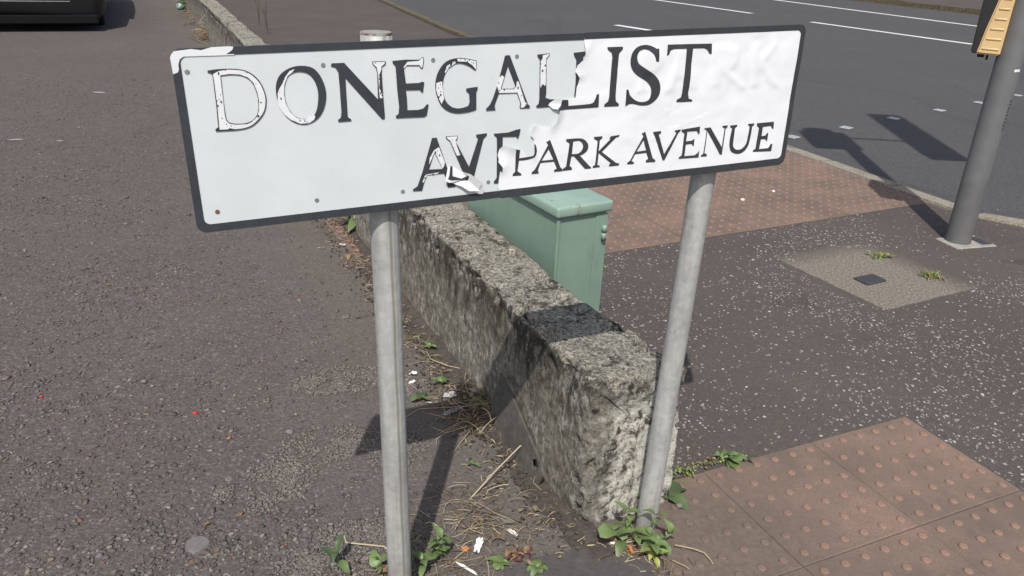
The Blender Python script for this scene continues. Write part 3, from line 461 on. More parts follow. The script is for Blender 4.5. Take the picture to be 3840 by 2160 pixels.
def lay(parent_name, P0, ang, ra, rb, planes):
    root = empty(parent_name, (P0[0], P0[1], 0)); tag(root, kind='structure')
    i_ = Vector((math.cos(ang), math.sin(ang), 0)); j_ = Vector((-math.sin(ang), math.cos(ang), 0))
    for a in ra:
        for b in rb:
            c = Vector((*P0, 0)) + i_ * (.16675 + a * .4008) + j_ * (.16675 + b * .4008)
            mw = Matrix.Translation(c + Vector((0, 0, .0015 + rnd.uniform(-.0008, .0012)))) @ Matrix.Rotation(ang + rnd.uniform(-.003, .003), 4, 'Z')
            cs = [c + i_ * (.2 * u) + j_ * (.2 * v) for u in (-1, 1) for v in (-1, 1)]
            me = SLAB
            outs = [max((p - co).dot(no) for p in cs) for co, no in planes]
            ins = [min((p - co).dot(no) for p in cs) for co, no in planes]
            if any(x > 0 for x in ins): continue
            if any(x > 0 for x in outs): me = clip_mesh(SLAB, mw, planes)
            if len(me.polygons) == 0: continue
            o = bpy.data.objects.new('paving_slab', me); C.objects.link(o)
            o.parent = root; o.matrix_world = mw; o.matrix_parent_inverse = Matrix.Identity(4); o.matrix_local = Matrix.Translation(-Vector(root.location)) @ mw
    return root
lay('tactile_paving', (1.273, 2.176), R(205.6), range(0, 3), range(0, 4), [(Vector((.372, 1.60, 0)), Vector((-.95, -.25, 0))), (Vector((.40, 1.46, 0)), Vector((-.95, -.3, 0)))])
kn = Vector((.906, .42, 0)).normalized()
lay('tactile_paving', (.527, 3.643), R(28.1), range(-3, 6), range(0, 6), [(Vector((2.0, 5.68, 0)), kn)])
# concrete repair in the footpath with its small dark cover
pp = [(1.313, 3.526), (1.36, 3.30), (1.404, 3.195), (1.49, 3.10), (1.571, 3.053), (1.75, 3.13), (2.013, 3.307), (2.09, 3.45), (2.098, 3.674), (2.02, 3.77), (1.908, 3.828), (1.75, 3.80), (1.574, 3.796), (1.42, 3.70)]
pp2 = []
for i in range(len(pp)):
    a, b = pp[i], pp[(i + 1) % len(pp)]
    for k in range(7):
        f = k / 7; pp2.append((a[0] + (b[0] - a[0]) * f + rnd.uniform(-.018, .018), a[1] + (b[1] - a[1]) * f + rnd.uniform(-.018, .018)))
M['iron'] = plain('cast_iron', (.045, .043, .045), .6, .3, 90, bump=.4)
o = bmobj('stopcock_cover', box_bm(bmesh.new(), -.062, .062, -.04, .04, -.01, .004, .003, 1), M['iron'])
o.location = (1.625, 3.372, .006); o.rotation_euler.z = R(28)
tag(o, 'small dark iron cover set in the pale concrete patch', 'cover')

# ------------------------------------------------------------------ low wall
def m_wall():
    t = NT('weathered_concrete')
    nz = t.sep(t.pos.outputs['Normal'])[2]
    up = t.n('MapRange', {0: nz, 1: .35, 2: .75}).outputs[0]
    P = t.P()
    # local along/across coordinates of the wall
    xyz = t.sep(P)
    al = t.math('ADD', t.math('MULTIPLY', t.math('SUBTRACT', xyz[0], WO.x), WD.x), t.math('MULTIPLY', t.math('SUBTRACT', xyz[1], WO.y), WD.y))
    # side: brown-grey render, dark run-down growth from the top, pale lichen
    n1 = t.noise(34, 8, .72)
    side = t.ramp(n1, [(.36, (.095, .086, .067)), (.5, (.195, .177, .140)), (.64, (.30, .276, .225))])
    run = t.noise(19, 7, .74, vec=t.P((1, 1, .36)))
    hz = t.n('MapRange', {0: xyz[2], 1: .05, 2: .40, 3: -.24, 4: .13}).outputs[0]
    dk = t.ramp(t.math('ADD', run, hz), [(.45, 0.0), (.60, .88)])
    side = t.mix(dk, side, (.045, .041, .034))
    lic = t.ramp(t.noise(58, 7, .8, vec=t.P((1, 1, .5))), [(.50, 0.0), (.57, .9)])
    lic2 = t.ramp(t.noise(9, 5, .65), [(.42, 0.0), (.56, 1.0)])
    side = t.mix(t.math('MULTIPLY', lic, lic2), side, (.46, .44, .40))
    pk = t.ramp(t.voro(120), [(.10, 1.0), (.22, 0.0)])
    pks = t.ramp(t.sep(t.voro(120, out='Color'))[0], [(.78, 0.0), (.82, 1.0)])
    side = t.mix(t.math('MULTIPLY', t.math('MULTIPLY', pk, pks), .8), side, (.46, .44, .40))
    # top: pale gritty crust with black cushions of moss
    n2 = t.noise(120, 8, .84)
    top = t.ramp(n2, [(.37, (.075, .069, .056)), (.46, (.17, .157, .130)), (.53, (.40, .376, .31)), (.63, (.66, .63, .535))])
    n3 = t.math('ADD', t.math('MULTIPLY', t.noise(13, 6, .7), .65), t.math('MULTIPLY', t.noise(52, 5, .7), .35))
    top = t.mix(t.ramp(n3, [(.52, 0.0), (.58, .9)]), top, (.046, .043, .037))
    top = t.mix(t.ramp(t.noise(44, 6, .75), [(.40, .6), (.48, 0.0)]), top, (.15, .135, .105))
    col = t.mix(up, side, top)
    # broken end: old limewash over bare stone
    w1 = t.noise(24, 8, .74, dist=.5)
    endc = t.ramp(w1, [(.40, (.10, .094, .08)), (.44, (.30, .285, .24)), (.465, (.66, .645, .56)), (.6, (.80, .785, .70)), (.8, (.84, .82, .74))])
    w2 = t.ramp(t.math('ADD', t.noise(52, 7, .78), t.math('MULTIPLY', t.math('SUBTRACT', t.noise(7, 3), .5), .5)), [(.36, .85), (.45, 0.0)])
    endc = t.mix(w2, endc, (.085, .08, .070))
    lf = t.math('ADD', t.math('MULTIPLY', t.math('SUBTRACT', xyz[0], WO.x), WR.x), t.math('MULTIPLY', t.math('SUBTRACT', xyz[1], WO.y), WR.y))
    gl = t.n('MapRange', {0: t.math('ADD', lf, t.math('MULTIPLY', t.math('SUBTRACT', t.noise(13, 6, .7), .5), .17)), 1: .045, 2: .075, 3: .8, 4: 0.0}).outputs[0]
    endc = t.mix(gl, endc, t.ramp(t.noise(40, 7, .78), [(.38, (.06, .055, .047)), (.5, (.17, .155, .125)), (.62, (.42, .40, .33))]))
    jag = t.math('MULTIPLY', t.math('SUBTRACT', t.noise(11, 5, .7), .5), .22)
    em = t.n('MapRange', {0: t.math('ADD', al, jag), 1: .05, 2: .07, 3: 1.0, 4: 0.0}).outputs[0]
    em2 = t.n('MapRange', {0: t.math('ADD', xyz[2], jag), 1: .33, 2: .40, 3: 1.0, 4: 0.0}).outputs[0]
    em = t.math('MULTIPLY', em, em2)
    col = t.mix(em, col, endc)
    h = t.math('ADD', t.noise(95, 7, .8), t.math('MULTIPLY', w1, t.math('MULTIPLY', em, 2.2)))
    h = t.math('ADD', h, t.math('MULTIPLY', n1, .6))
    return t.done(col, .95, t.bump(h, 1.0, .009), spec=.2)
M['wall'] = m_wall()
def wall_T(s): return .226 + .058 * max(0, 1 - s / .34) ** 1.1 - .03 * min(1, s / 6) + .014 * noise.noise((s * 2.3, 4.2, 0))
def build_wall():
    ss = [0, .003, .007, .012, .018, .025, .037, .05]
    while ss[-1] < 2.9: ss.append(ss[-1] + .0135)
    while ss[-1] < 6: ss.append(ss[-1] + .06)
    while ss[-1] < 34: ss.append(ss[-1] + .18)
    rc = .020; ZT = .418
    def loop(s):
        T = wall_T(s); L = []
        for k in range(48): L.append((0, -.06 + (ZT - rc + .06) * k / 47, -1, 0))
        for k in range(1, 6):
            a = math.pi / 2 * k / 6; L.append((rc - rc * math.cos(a), ZT - rc + rc * math.sin(a), -math.cos(a), math.sin(a)))
        for k in range(24): L.append((rc + (T - 2 * rc) * k / 23, ZT, 0, 1))
        for k in range(1, 6):
            a = math.pi / 2 * k / 6; L.append((T - rc + rc * math.sin(a), ZT - rc + rc * math.cos(a), math.sin(a), math.cos(a)))
        for k in range(30): L.append((T, ZT - rc - (ZT - rc + .06) * k / 29, 1, 0))
        return L
    V, F = [], []
    def put(p, nrm, s, z, edge, endness):
        q = p * 1.0
        a = .006 * noise.noise(q * 4.1) + .0045 * noise.noise(q * 15) + .0022 * noise.noise(q * 48) + .0012 * noise.noise(q * 110)
        pit = noise.noise(q * 21 + Vector((7, 3, 1))) + .4 * noise.noise(q * 55)
        a -= edge * (.010 if pit > .22 else 0) + edge * max(0, pit - .1) * .035
        if endness > 0:
            rdg = abs(noise.noise(q * 17)) + .5 * abs(noise.noise(q * 41))
            fl = noise.noise(q * 23 + Vector((3, 8, 2))) + .5 * noise.noise(q * 61)
            a += endness * (.006 * (rdg - .35) + .008 * math.floor(fl * 3.0) / 3.0 + .003 * noise.noise(q * 90))
        V.append(p + nrm * a)
    loops = [loop(s) for s in ss]; n = len(loops[0])
    re = .024
    # cap rings first (inner to outer), then the sweep
    rings = []
    L0 = loop(0)
    T0 = wall_T(0)
    ins0 = re
    def inset(t_, z, T, ins): # pull in towards the core
        return (min(max(t_, ins), T - ins), min(z, ZT - ins))
    for k in range(31, 0, -1):
        f = k / 32.0; row = []
        for (t_, z, a, b) in L0:
            t2, z2 = inset(t_, z, T0, ins0)
            ct, cz = T0 / 2, min(z, ZT - T0 / 2)
            t3, z3 = t2 + (ct - t2) * f, z2 + (cz - z2) * f
            p = wl(0, t3, z3); row.append(len(V)); put(p, -WD, 0, z3, 0, 1.0)
        rings.append(row)
    for s, L in zip(ss, loops):
        T = wall_T(s); row = []
        ins = re - math.sqrt(max(0, re * re - (re - s) ** 2)) if s < re else 0
        for (t_, z, a, b) in L:
            t2, z2 = inset(t_, z, T, ins)
            nrm = WR * a + Vector((0, 0, b))
            e = 0.0
            if s < re: nrm = (nrm * (s / re + .1) - WD * (1 - s / re)).normalized()
            if abs(z - ZT) < .06 and (t_ < .06 or t_ > T - .06): e = 1.0
            if s < .06: e = max(e, .8)
            p = wl(s, t2, z2); row.append(len(V)); put(p, nrm, s, z2, e, max(0, 1 - s / .09))
        rings.append(row)
    for A, B in zip(rings, rings[1:]):
        for k in range(n - 1): F.append((A[k], B[k], B[k + 1], A[k + 1]))
    A = rings[0]
    for k in range(n // 2):
        if n - 2 - k > k + 1: F.append((A[k], A[k + 1], A[n - 2 - k], A[n - 1 - k]))
    return V, F
V_, F_ = build_wall()
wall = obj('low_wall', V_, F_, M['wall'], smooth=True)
tag(wall, 'low weathered concrete wall with dark lichen and a crumbling whitewashed end', 'wall')
# thin broken board leaning on the wall foot
bm = bmesh.new()
prof = [(.0, 0), (.28, 0), (.30, .05), (.27, .075), (.20, .10), (.05, .155), (-.04, .18), (-.06, .06)]
hole = [(.225, .055), (.24, .03), (.262, .035), (.268, .058), (.25, .072), (.238, .062)]
tris = tessellate_polygon([[Vector((*p, 0)) for p in prof], [Vector((*p, 0)) for p in hole]])
allp = prof + hole
V1 = []; F1_ = []
for dz in (0, .006):
    for a, b in allp: V1.append((a, dz, b))
m_ = len(allp)
for tr in tris:
    F1_.append(tuple(tr)); F1_.append(tuple(m_ + q for q in tr[::-1]))
for rng in (range(len(prof)), range(len(prof), m_)):
    r_ = list(rng)
    for i in range(len(r_)):
        a, b = r_[i], r_[(i + 1) % len(r_)]
        F1_.append((a, b, m_ + b, m_ + a))
bm.free()
M['board'] = m_concrete('fibre_board', (.055, .05, .042), (.10, .092, .078), (.16, .15, .13))
board = obj('broken_board', V1, F1_, M['board'])
bpos = wl(.47, -.034)
board.matrix_world = Matrix.Translation((bpos.x, bpos.y, .0)) @ Matrix.Rotation(math.atan2(-WD.y, -WD.x), 4, 'Z') @ Matrix.Rotation(R(-9), 4, 'X')
tag(board, 'thin grey board with a jagged hole leaning against the wall foot', 'board')

# ------------------------------------------------------------------ street name sign
SC = Vector((.0274, 1.4179, 1.0811))
SU = Vector((.90784, .418445, .026997)); SV = Vector((-.024518, -.011301, .999636)); SN = Vector((.418597, -.908172, 0))  # SN faces the camera
SIGN_ROOT = Vector((.09, 1.50, 0))
def sp(u_, v_, h=0.0):      # millimetres on the plate -> metres, relative to the sign root
    return SC + SU * (u_ / 1000) + SV * (v_ / 1000) + SN * (h / 1000) - SIGN_ROOT
def m_plate():
    t = NT('old_white_plate')
    g = t.noise(11, 5, .6)
    b = t.ramp(g, [(.3, (.60, .652, .665)), (.7, (.655, .702, .71))])
    sp_ = t.ramp(t.noise(130, 5, .8), [(.27, .6), (.36, 0.0)])
    b = t.mix(sp_, b, (.42, .42, .38))
    sc = t.ramp(t.noise(40, 3, .6, vec=t.P((1, 1, 5))), [(.27, .3), (.33, 0.0)])
    b = t.mix(sc, b, (.5, .5, .47))
    return t.done(b, t.ramp(g, [(.3, .32), (.7, .46)]), t.bump(t.noise(9, 3), .08, .004), spec=.5)
M['plate'] = m_plate()
M['black'] = plain('black_sheeting', (.040, .046, .053), .42, .12, 60, spec=.5)
M['bare'] = plain('bare_white', (.74, .765, .78), .4, .04, 30)
def m_film():
    t = NT('white_film')
    n = t.noise(20, 2, .5)
    cr = t.ramp(t.noise(18, 2, .5, vec=t.P((1, 1, 1.6)), dist=1.2), [(.47, 0.0), (.5, 1.0), (.53, 0.0)])
    return t.done(t.ramp(n, [(.3, (.79, .81, .84)), (.7, (.81, .83, .86))]), .34, t.bump(n, .06, .004), spec=.5)
M['film'] = m_film()
M['filmblack'] = plain('black_film', (.046, .050, .057), .32, .1, 60)
M['filmback'] = plain('grey_film_back', (.55, .57, .58), .6, .06, 30)
def rrect(u0, u1, v0, v1, r_, n=7):
    out = []
    for cu, cv, a0 in ((u1 - r_, v1 - r_, 0), (u0 + r_, v1 - r_, 90), (u0 + r_, v0 + r_, 180), (u1 - r_, v0 + r_, 270)):
        for k in range(n + 1):
            a = R(a0 + 90 * k / n); out.append((cu + r_ * math.cos(a), cv + r_ * math.sin(a)))
    return out
def raised(name, polys, h0, h1, mat, parent):
    """A flat shape with holes, standing h0..h1 mm off the plate face."""
    tris = tessellate_polygon([[Vector((*p, 0)) for p in q] for q in polys])
    flat = [p for q in polys for p in q]; n = len(flat)
    V = [sp(*p, h1) for p in flat] + [sp(*p, h0) for p in flat]
    F = []
    for a, b, c in tris:
        A, B, D = flat[a], flat[b], flat[c]
        cr = (B[0] - A[0]) * (D[1] - A[1]) - (B[1] - A[1]) * (D[0] - A[0])
        F.append((a, b, c) if cr > 0 else (a, c, b))
    k = 0
    for q in polys:
        for i in range(len(q)): F.append((k + i, k + (i + 1) % len(q), n + k + (i + 1) % len(q), n + k + i))
        k += len(q)
    return obj(name, V, F, mat, parent)
sign = empty('street_sign', SIGN_ROOT)
tag(sign, 'white street name sign on two grey steel posts, its paper overlay half torn away', 'street sign')
plate = raised('sign_plate', [rrect(-582, 582, -140, 140, 15)], -3, 0, M['plate'], sign)
raised('border', [rrect(-582.6, 582.6, -140.6, 140.6, 15.3), rrect(-570.5, 571.5, -127.5, 129.5, 10)], -3.2, 1.0, M['black'], plate)
raised('peeled_patch', W['border'], .5, 1.25, M['bare'], plate)
for k in ('D', 'O', 'N', 'E', 'G', 'A', 'L', 'L2', 'A2', 'V2', 'E2'):
    raised('letter', G[k], 0, 1.5, M['black'], plate)
    if k in W:
        if k in ('D',): raised('peeled_patch', W[k], 1.0, 1.75, M['bare'], plate)
        else:
            for q in W[k]: raised('peeled_patch', [q], 1.0, 1.75, M['bare'], plate)
# flecks of black left on the bared letters
for k in ('D', 'N', 'L', 'A', 'V2', 'A2', 'G', 'O'):
    for q in (W[k] if k != 'D' else W[k][:1]):
        us = [p[0] for p in q]; vs_ = [p[1] for p in q]; done = 0
        for _ in range(400):
            if done >= (22 if k == 'D' else 9): break
            a, b = rnd.uniform(min(us), max(us)), rnd.uniform(min(vs_), max(vs_))
            if not inside((a, b), q) or (k == 'D' and inside((a, b), W['D'][1])): continue
            r1 = .35 + 1.5 * rnd.random() ** 2.5; e1 = rnd.uniform(.8, 2.0)
            raised('black_fleck', [[(a + r1 * rnd.uniform(.6, 1.2) * math.cos(i * .9), b + e1 * r1 * rnd.uniform(.6, 1.2) * math.sin(i * .9)) for i in range(7)]], 1.5, 1.95, M['black'], plate)
            done += 1
M['rivet'] = plain('dull_rivet', (.26, .265, .27), .5, .2, 200, metal=.3)
M['rust'] = plain('rust', (.20, .085, .04), .9, .3, 160)
for i, (a, b) in enumerate(DOTS):
    raised('rivet', [[(a + 3.6 * math.cos(q * .524), b + 3.6 * math.sin(q * .524)) for q in range(12)]], 0, .7, M['rust'] if i == len(DOTS) - 1 else M['rivet'], plate)
# torn film overlay with its own lettering
GH = [H[k][0] for k in ('P', 'A', 'R', 'K')]
TEAR = [p for p in TEAR]
def seg_d(p, a, b):
    ax, ay = b[0] - a[0], b[1] - a[1]; L = ax * ax + ay * ay
    t_ = 0 if L == 0 else max(0, min(1, ((p[0] - a[0]) * ax + (p[1] - a[1]) * ay) / L))
    return math.hypot(p[0] - a[0] - t_ * ax, p[1] - a[1] - t_ * ay)
def film_h(u_, v_):
    q = Vector((u_ / 62, v_ / 48, 1.7)); h = 1.3 + 1.1 * noise.noise(q) + .42 * noise.noise(q * 2.6) + .08 * noise.noise(q * 6)
    g_ = 0
    if 150 < u_ < 560 and 5 < v_ < 118:
        for du, dv in ((0, 0), (2, 0), (-2, 0), (0, 2), (0, -2), (3.2, 3.2), (-3.2, 3.2), (3.2, -3.2), (-3.2, -3.2), (4.6, 0), (-4.6, 0), (0, 4.6), (0, -4.6)):
            if any(inside((u_ + du, v_ + dv), P_) for P_ in GH): g_ += 1 / 13
    h += 1.5 * g_
    d = min(seg_d((u_, v_), TEAR[i], TEAR[i + 1]) for i in range(len(TEAR) - 1)) if u_ < 150 else 99
    if d < 22:
        lift = (1 - d / 22) ** 2 * max(0, 1.2 + 5.5 * noise.noise(Vector((u_ / 30, v_ / 30, 9.1))))
        h += lift
    # creases
    for (a, b, k) in (((285, 35), (250, -120), 1.0), ((255, -20), (330, 20), .7), ((300, -42), (372, -20), .8), ((108, -85), (150, -100), .8), ((400, 20), (520, 35), .5)):
        dd = seg_d((u_, v_), a, b); h += k * .55 * max(0, 1 - dd / 3.5)
    return max(h, .35)
CACHE = {}
def fh(u_, v_):
    k = (round(u_, 1), round(v_, 1))
    if k not in CACHE: CACHE[k] = film_h(u_, v_)
    return CACHE[k]
def film(name, polys, extra, mat, parent, step, edge=True, hf=None):
    bm = bmesh.new()
    flat = [p for q in polys for p in q]
    vs = [bm.verts.new((a, b, 0)) for a, b in flat]
    for tr in tessellate_polygon([[Vector((*p, 0)) for p in q] for q in polys]):
        try: bm.faces.new([vs[i] for i in tr])
        except ValueError: pass
    u0 = min(p[0] for p in flat); u1 = max(p[0] for p in flat); v0 = min(p[1] for p in flat); v1 = max(p[1] for p in flat)
    for ax, lo, hi in ((0, u0, u1), (1, v0, v1)):
        k = math.ceil(lo / step) * step
        while k < hi:
            co = (k, 0, 0) if ax == 0 else (0, k, 0); no = (1, 0, 0) if ax == 0 else (0, 1, 0)
            bmesh.ops.bisect_plane(bm, geom=bm.verts[:] + bm.edges[:] + bm.faces[:], plane_co=co, plane_no=no, dist=.001)
            k += step
    for f in bm.faces:
        f.normal_update()
        if f.normal.z < 0: f.normal_flip()
    if edge:
        be = [e for e in bm.edges if len(e.link_faces) == 1]
        r_ = bmesh.ops.extrude_edge_only(bm, edges=be)
        low = {v for v in r_['geom'] if isinstance(v, bmesh.types.BMVert)}
    else: low = set()
    for v in bm.verts:
        a, b = v.co.x, v.co.y
        h = (hf or fh)(a, b) + extra
        if v in low: h -= .35
        v.co = sp(a, b, h)
    o = bmobj(name, bm, mat, parent, smooth=True)
    o.data.set_sharp_from_angle(angle=R(40))
    return o
corner = lambda cu, cv, r_, a0: [(cu + r_ * math.cos(R(a0 - 90 * k / 6)), cv + r_ * math.sin(R(a0 - 90 * k / 6))) for k in range(7)]
outer = TEAR[::-1][:1] and ([(TEAR[0][0], 141.6)] + corner(583.2 - 15.5, 141.6 - 15.5, 15.5, 90) + corner(583.2 - 15.5, -141.6 + 15.5, 15.5, 0) + [(TEAR[-1][0] + 2, -141.6)])
film_poly = outer + TEAR[::-1]
TI = [p for p in TEAR if -127.5 < p[1] < 131.5]
inn2 = [(88.2, 132.5)] + corner(574 - 10, 132.5 - 10, 10, 90) + corner(574 - 10, -128.5 + 10, 10, 0) + [(-69.5, -128.2)]
film_poly = inn2 + TI[::-1]
ov = film('paper_overlay', [film_poly], 1.0, M['film'], sign, 5)
# black border printed on the overlay
bord = [(TEAR[0][0], 141.6)] + corner(583.2 - 15.5, 141.6 - 15.5, 15.5, 90) + corner(583.2 - 15.5, -141.6 + 15.5, 15.5, 0) + [(TEAR[-1][0] + 2, -141.6), (TEAR[-1][0], TEAR[-1][1]), (-69.4, -126.5)]
inn = [(88.2, 130.5)] + corner(572 - 9, 130.5 - 9, 9, 90) + corner(572 - 9, -126.5 + 9, 9, 0)
film('border', [bord + inn[::-1]], 1.5, M['filmblack'], ov, 5, edge=True)
for k in ('L', 'I', 'S', 'T', 'P', 'A', 'R', 'K', 'A2', 'V', 'E', 'N', 'U', 'E2'):
    film('letter', T[k], 1.75, M['filmblack'], ov, 5, edge=True)
# curled scrap of the overlay hanging below the old lettering
def curl(base, du, dv, amp): return lambda a, b: base + max(0, (a - du) * amp[0] + (b - dv) * amp[1])
sc_ = film('torn_scrap', [SCRAPA], 1.0, M['film'], ov, 4, hf=curl(2.0, -150, -75, (-.10, -.12)))
film('letter', [SCRAPAL], 1.25, M['filmblack'], sc_, 4, edge=False, hf=curl(2.0, -150, -75, (-.10, -.12)))
film('torn_scrap', [SCRAPB], 1.0, M['film'], ov, 4, hf=curl(2.4, -130, -95, (.06, -.22)))
film('torn_scrap', [SCRAPC], 1.0, M['filmback'], ov, 4, hf=curl(4.0, -110, -90, (.16, .10)))
film('torn_scrap', [SCRAPD], 1.0, M['filmback'], ov, 4, hf=curl(2.0, -60, -100, (.1, .2)))
# posts, rails and clips behind the plate
def m_galv(streak=False):
    t = NT('galvanised_steel')
    n = t.noise(22, 6, .65, vec=t.P((1, 1, .2)))
    b = t.ramp(n, [(.28, (.27, .277, .265)), (.5, (.40, .405, .386)), (.75, (.53, .53, .505))])
    st = t.ramp(t.noise(26, 4, .6, vec=t.P((1, 1, .05))), [(.53, 0.0), (.62, .6)])
    b = t.mix(st, b, (.27, .25, .205))
    sc = t.ramp(t.noise(90, 5, .8, vec=t.P((1, 1, .35))), [(.28, .85), (.34, 0.0)])
    b = t.mix(sc, b, (.13, .13, .125))
    sg = t.sep(t.voro(85, out='Color'))[0]
    b = t.mix(.16, b, t.ramp(sg, [(0, .2), (1, .62)]))
    low = t.n('MapRange', {0: t.math('ADD', t.sep(t.P())[2], t.math('MULTIPLY', n, .25)), 1: .12, 2: .30, 3: .55, 4: 0.0}).outputs[0]
    b = t.mix(low, b, (.24, .22, .185))
    if streak:
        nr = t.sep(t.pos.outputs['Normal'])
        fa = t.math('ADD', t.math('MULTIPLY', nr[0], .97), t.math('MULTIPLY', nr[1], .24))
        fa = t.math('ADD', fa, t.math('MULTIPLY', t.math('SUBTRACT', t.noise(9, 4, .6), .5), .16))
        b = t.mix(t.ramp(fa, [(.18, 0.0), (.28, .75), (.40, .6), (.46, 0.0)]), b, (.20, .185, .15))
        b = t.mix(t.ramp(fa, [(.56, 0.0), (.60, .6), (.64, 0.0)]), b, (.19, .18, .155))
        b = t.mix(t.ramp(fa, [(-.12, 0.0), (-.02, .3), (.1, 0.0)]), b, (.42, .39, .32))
    return t.done(b, t.ramp(n, [(.3, .46), (.7, .62)]), t.bump(t.noise(60, 5, .6, vec=t.P((1, 1, .4))), .3, .002), .15)
M['frame'] = m_concrete('pale_frame', (.20, .19, .165), (.33, .32, .285), (.44, .43, .39))
M['galv'] = m_galv(); M['galvstreak'] = m_galv(True)
def m_rim():
    t = NT('rusted_edge')
    return t.done(t.ramp(t.noise(70, 4), [(.45, (.33, .33, .31)), (.58, (.16, .08, .05))]), .8)
M['rim'] = m_rim()
def post(u_b, u_t, z_t, capped):
    ax = -41.0
    b = sp(u_b, 0, ax); b.z = -.12
    tp = sp(u_t, 0, ax); tp.z = z_t
    b.x -= 0; n = 40
    pts = [b.lerp(tp, k / 24) for k in range(25)]
    V, F = tube(pts, .0256, n, cap=False)
    F.append(tuple(range(n - 1, -1, -1)))
    k0 = len(V) - n
    # rim and sunken top
    c = tp
    ring = [c + (Vector(V[k0 + k]) - c) * .88 for k in range(n)]
    ring2 = [p - Vector((0, 0, .012)) for p in ring]
    V += ring + ring2
    for k in range(n):
        q = (k + 1) % n
        F.append((k0 + k, k0 + q, k0 + n + q, k0 + n + k)); F.append((k0 + n + k, k0 + n + q, k0 + 2 * n + q, k0 + 2 * n + k))
    F.append(tuple(k0 + 2 * n + k for k in range(n)))
    p = obj('post', V, F, M['galvstreak' if capped else 'galv'], sign, smooth=True)
    p.data.polygons[-1].use_smooth = False
    if capped:
        V2, F2 = tube([tp - Vector((0, 0, .0022)), tp + Vector((0, 0, .0006))], .0259, n)
        o = obj('rusty_rim', V2, F2, M['rim'], p)
        V2, F2 = tube([tp - Vector((0, 0, .001)), tp + Vector((0, 0, .0014))], .0243, n)
        obj('mortar_plug', V2, F2, M['frame'], p)
    return p
post(-247, -273.5, 1.222, True)
post(391, 422, 1.20, False)
for v_ in (-70, 75):
    V, F = [], []
    for a in (-560, 560):
        for (dv, dh) in ((-12, -3.2), (12, -3.2), (12, -14), (-12, -14)): V.append(sp(a, v_ + dv, dh))
    F = [(0, 1, 2, 3), (7, 6, 5, 4)] + [(k, k + 4, (k + 1) % 4 + 4, (k + 1) % 4) for k in range(4)]
    r_ = obj('rail', V, F, M['galv'], sign)
    for a in (-269, 416):
        pts = []
        for k in range(13):
            q = R(-10 + 200 * k / 12); pts.append(sp(a + 28.5 * math.cos(q), v_, -41 - 28.5 * math.sin(q)))
        V2, F2 = tube(pts, .004, 6); obj('clip', V2, F2, M['galv'], r_)

# ------------------------------------------------------------------ green cabinet
def m_green():
    t = NT('cabinet_green_paint')
    n = t.noise(7, 5, .6)
    b = t.ramp(n, [(.3, (.185, .275, .218)), (.7, (.222, .318, .254))])
    b = t.mix(t.ramp(t.noise(11, 6, .7, vec=t.P((1, 1, .5))), [(.52, 0.0), (.62, .55)]), b, (.17, .255, .205))
    b = t.mix(t.ramp(t.noise(60, 5, .75), [(.70, 0.0), (.74, .7)]), b, (.36, .42, .37))
    return t.done(b, .48, t.bump(t.noise(5, 3), .15, .01))
M['green'] = m_green()
def m_greentop():
    t = NT('cabinet_lid_paint')
    n = t.noise(7, 5, .6)
    b = t.ramp(n, [(.3, (.22, .32, .262)), (.7, (.265, .37, .308))])
    ru = t.ramp(t.noise(15, 6, .75), [(.60, 0.0), (.66, .9)])
    b = t.mix(ru, b, t.ramp(t.noise(120, 4), [(.3, (.10, .045, .025)), (.7, (.24, .11, .06))]))
    return t.done(b, .5, t.bump(n, .2, .004))
M['greentop'] = m_greentop()
cab = empty('utility_cabinet', (.137, 2.42, 0), R(31))
tag(cab, 'pale green steel utility cabinet standing behind the low wall', 'cabinet')
box('body', .004, .196, .004, .645, -.03, .552, M['green'], cab, .006)
lid = bmobj('lid', box_bm(bmesh.new(), -.011, .209, -.012, .66, .553, .591, .009, 3), M['greentop'], cab, True)
dr = box('door', .150, .1985, .0, .0035, .02, .545, M['green'], cab, .001)
V, F = tube([(.182, -.007, .455), (.182, -.007, .480)], .0085, 12); h1 = obj('hinge', V, F, M['green'], dr, True)
V, F = tube([(.182, -.007, .4815), (.182, -.007, .507)], .0085, 12); obj('hinge', V, F, M['green'], dr, True)
V, F = tube([(.182, -.007, .10), (.182, -.007, .15)], .0085, 12); obj('hinge', V, F, M['green'], dr, True)
box('corner_strip', -.0015, .010, -.002, .010, -.03, .55, M['green'], cab, .003)

# ------------------------------------------------------------------ pedestrian signal pole
def m_pole():
    t = NT('pole_grey_paint')
    z = t.sep(t.P())[2]
    n = t.noise(14, 5, .6)
    b = t.ramp(n, [(.3, (.125, .128, .131)), (.7, (.150, .153, .156))])
    low = t.n('MapRange', {0: t.math('ADD', z, t.math('MULTIPLY', n, .08)), 1: .34, 2: .40, 3: .45, 4: 0.0}).outputs[0]
    b = t.mix(low, b, t.ramp(n, [(.3, (.085, .085, .084)), (.7, (.118, .116, .113))]))
    b = t.mix(t.ramp(t.noise(40, 5, .7), [(.66, 0.0), (.72, .4)]), b, (.25, .25, .25))
    return t.done(b, .42, t.bump(t.noise(40, 3), .06, .003))
M['pole'] = m_pole()
M['blackplastic'] = plain('black_plastic', (.014, .014, .015), .6, .2, 40)
M['valance'] = plain('black_valance', (.008, .008, .009), .9, .2, 40, spec=.15)
M['beige'] = plain('cream_plastic', (.62, .44, .215), .42, .05, 9)
M['sticker'] = plain('white_sticker', (.7, .7, .68), .5, .12, 300)
PX, PY = 2.318, 3.965
sig = empty('pedestrian_signal', (PX, PY, 0))
tag(sig, 'dark grey pedestrian signal pole with a cream push button box', 'traffic signal')
V, F = tube([(0, 0, -.05), (-.004, 0, .02), (-.004, 0, .04), (.0, 0, 1.8), (.0, 0, 3.35)], [.064, .064, .061, .0605, .060], 40)
pol = obj('pole', V, F, M['pole'], sig, True)
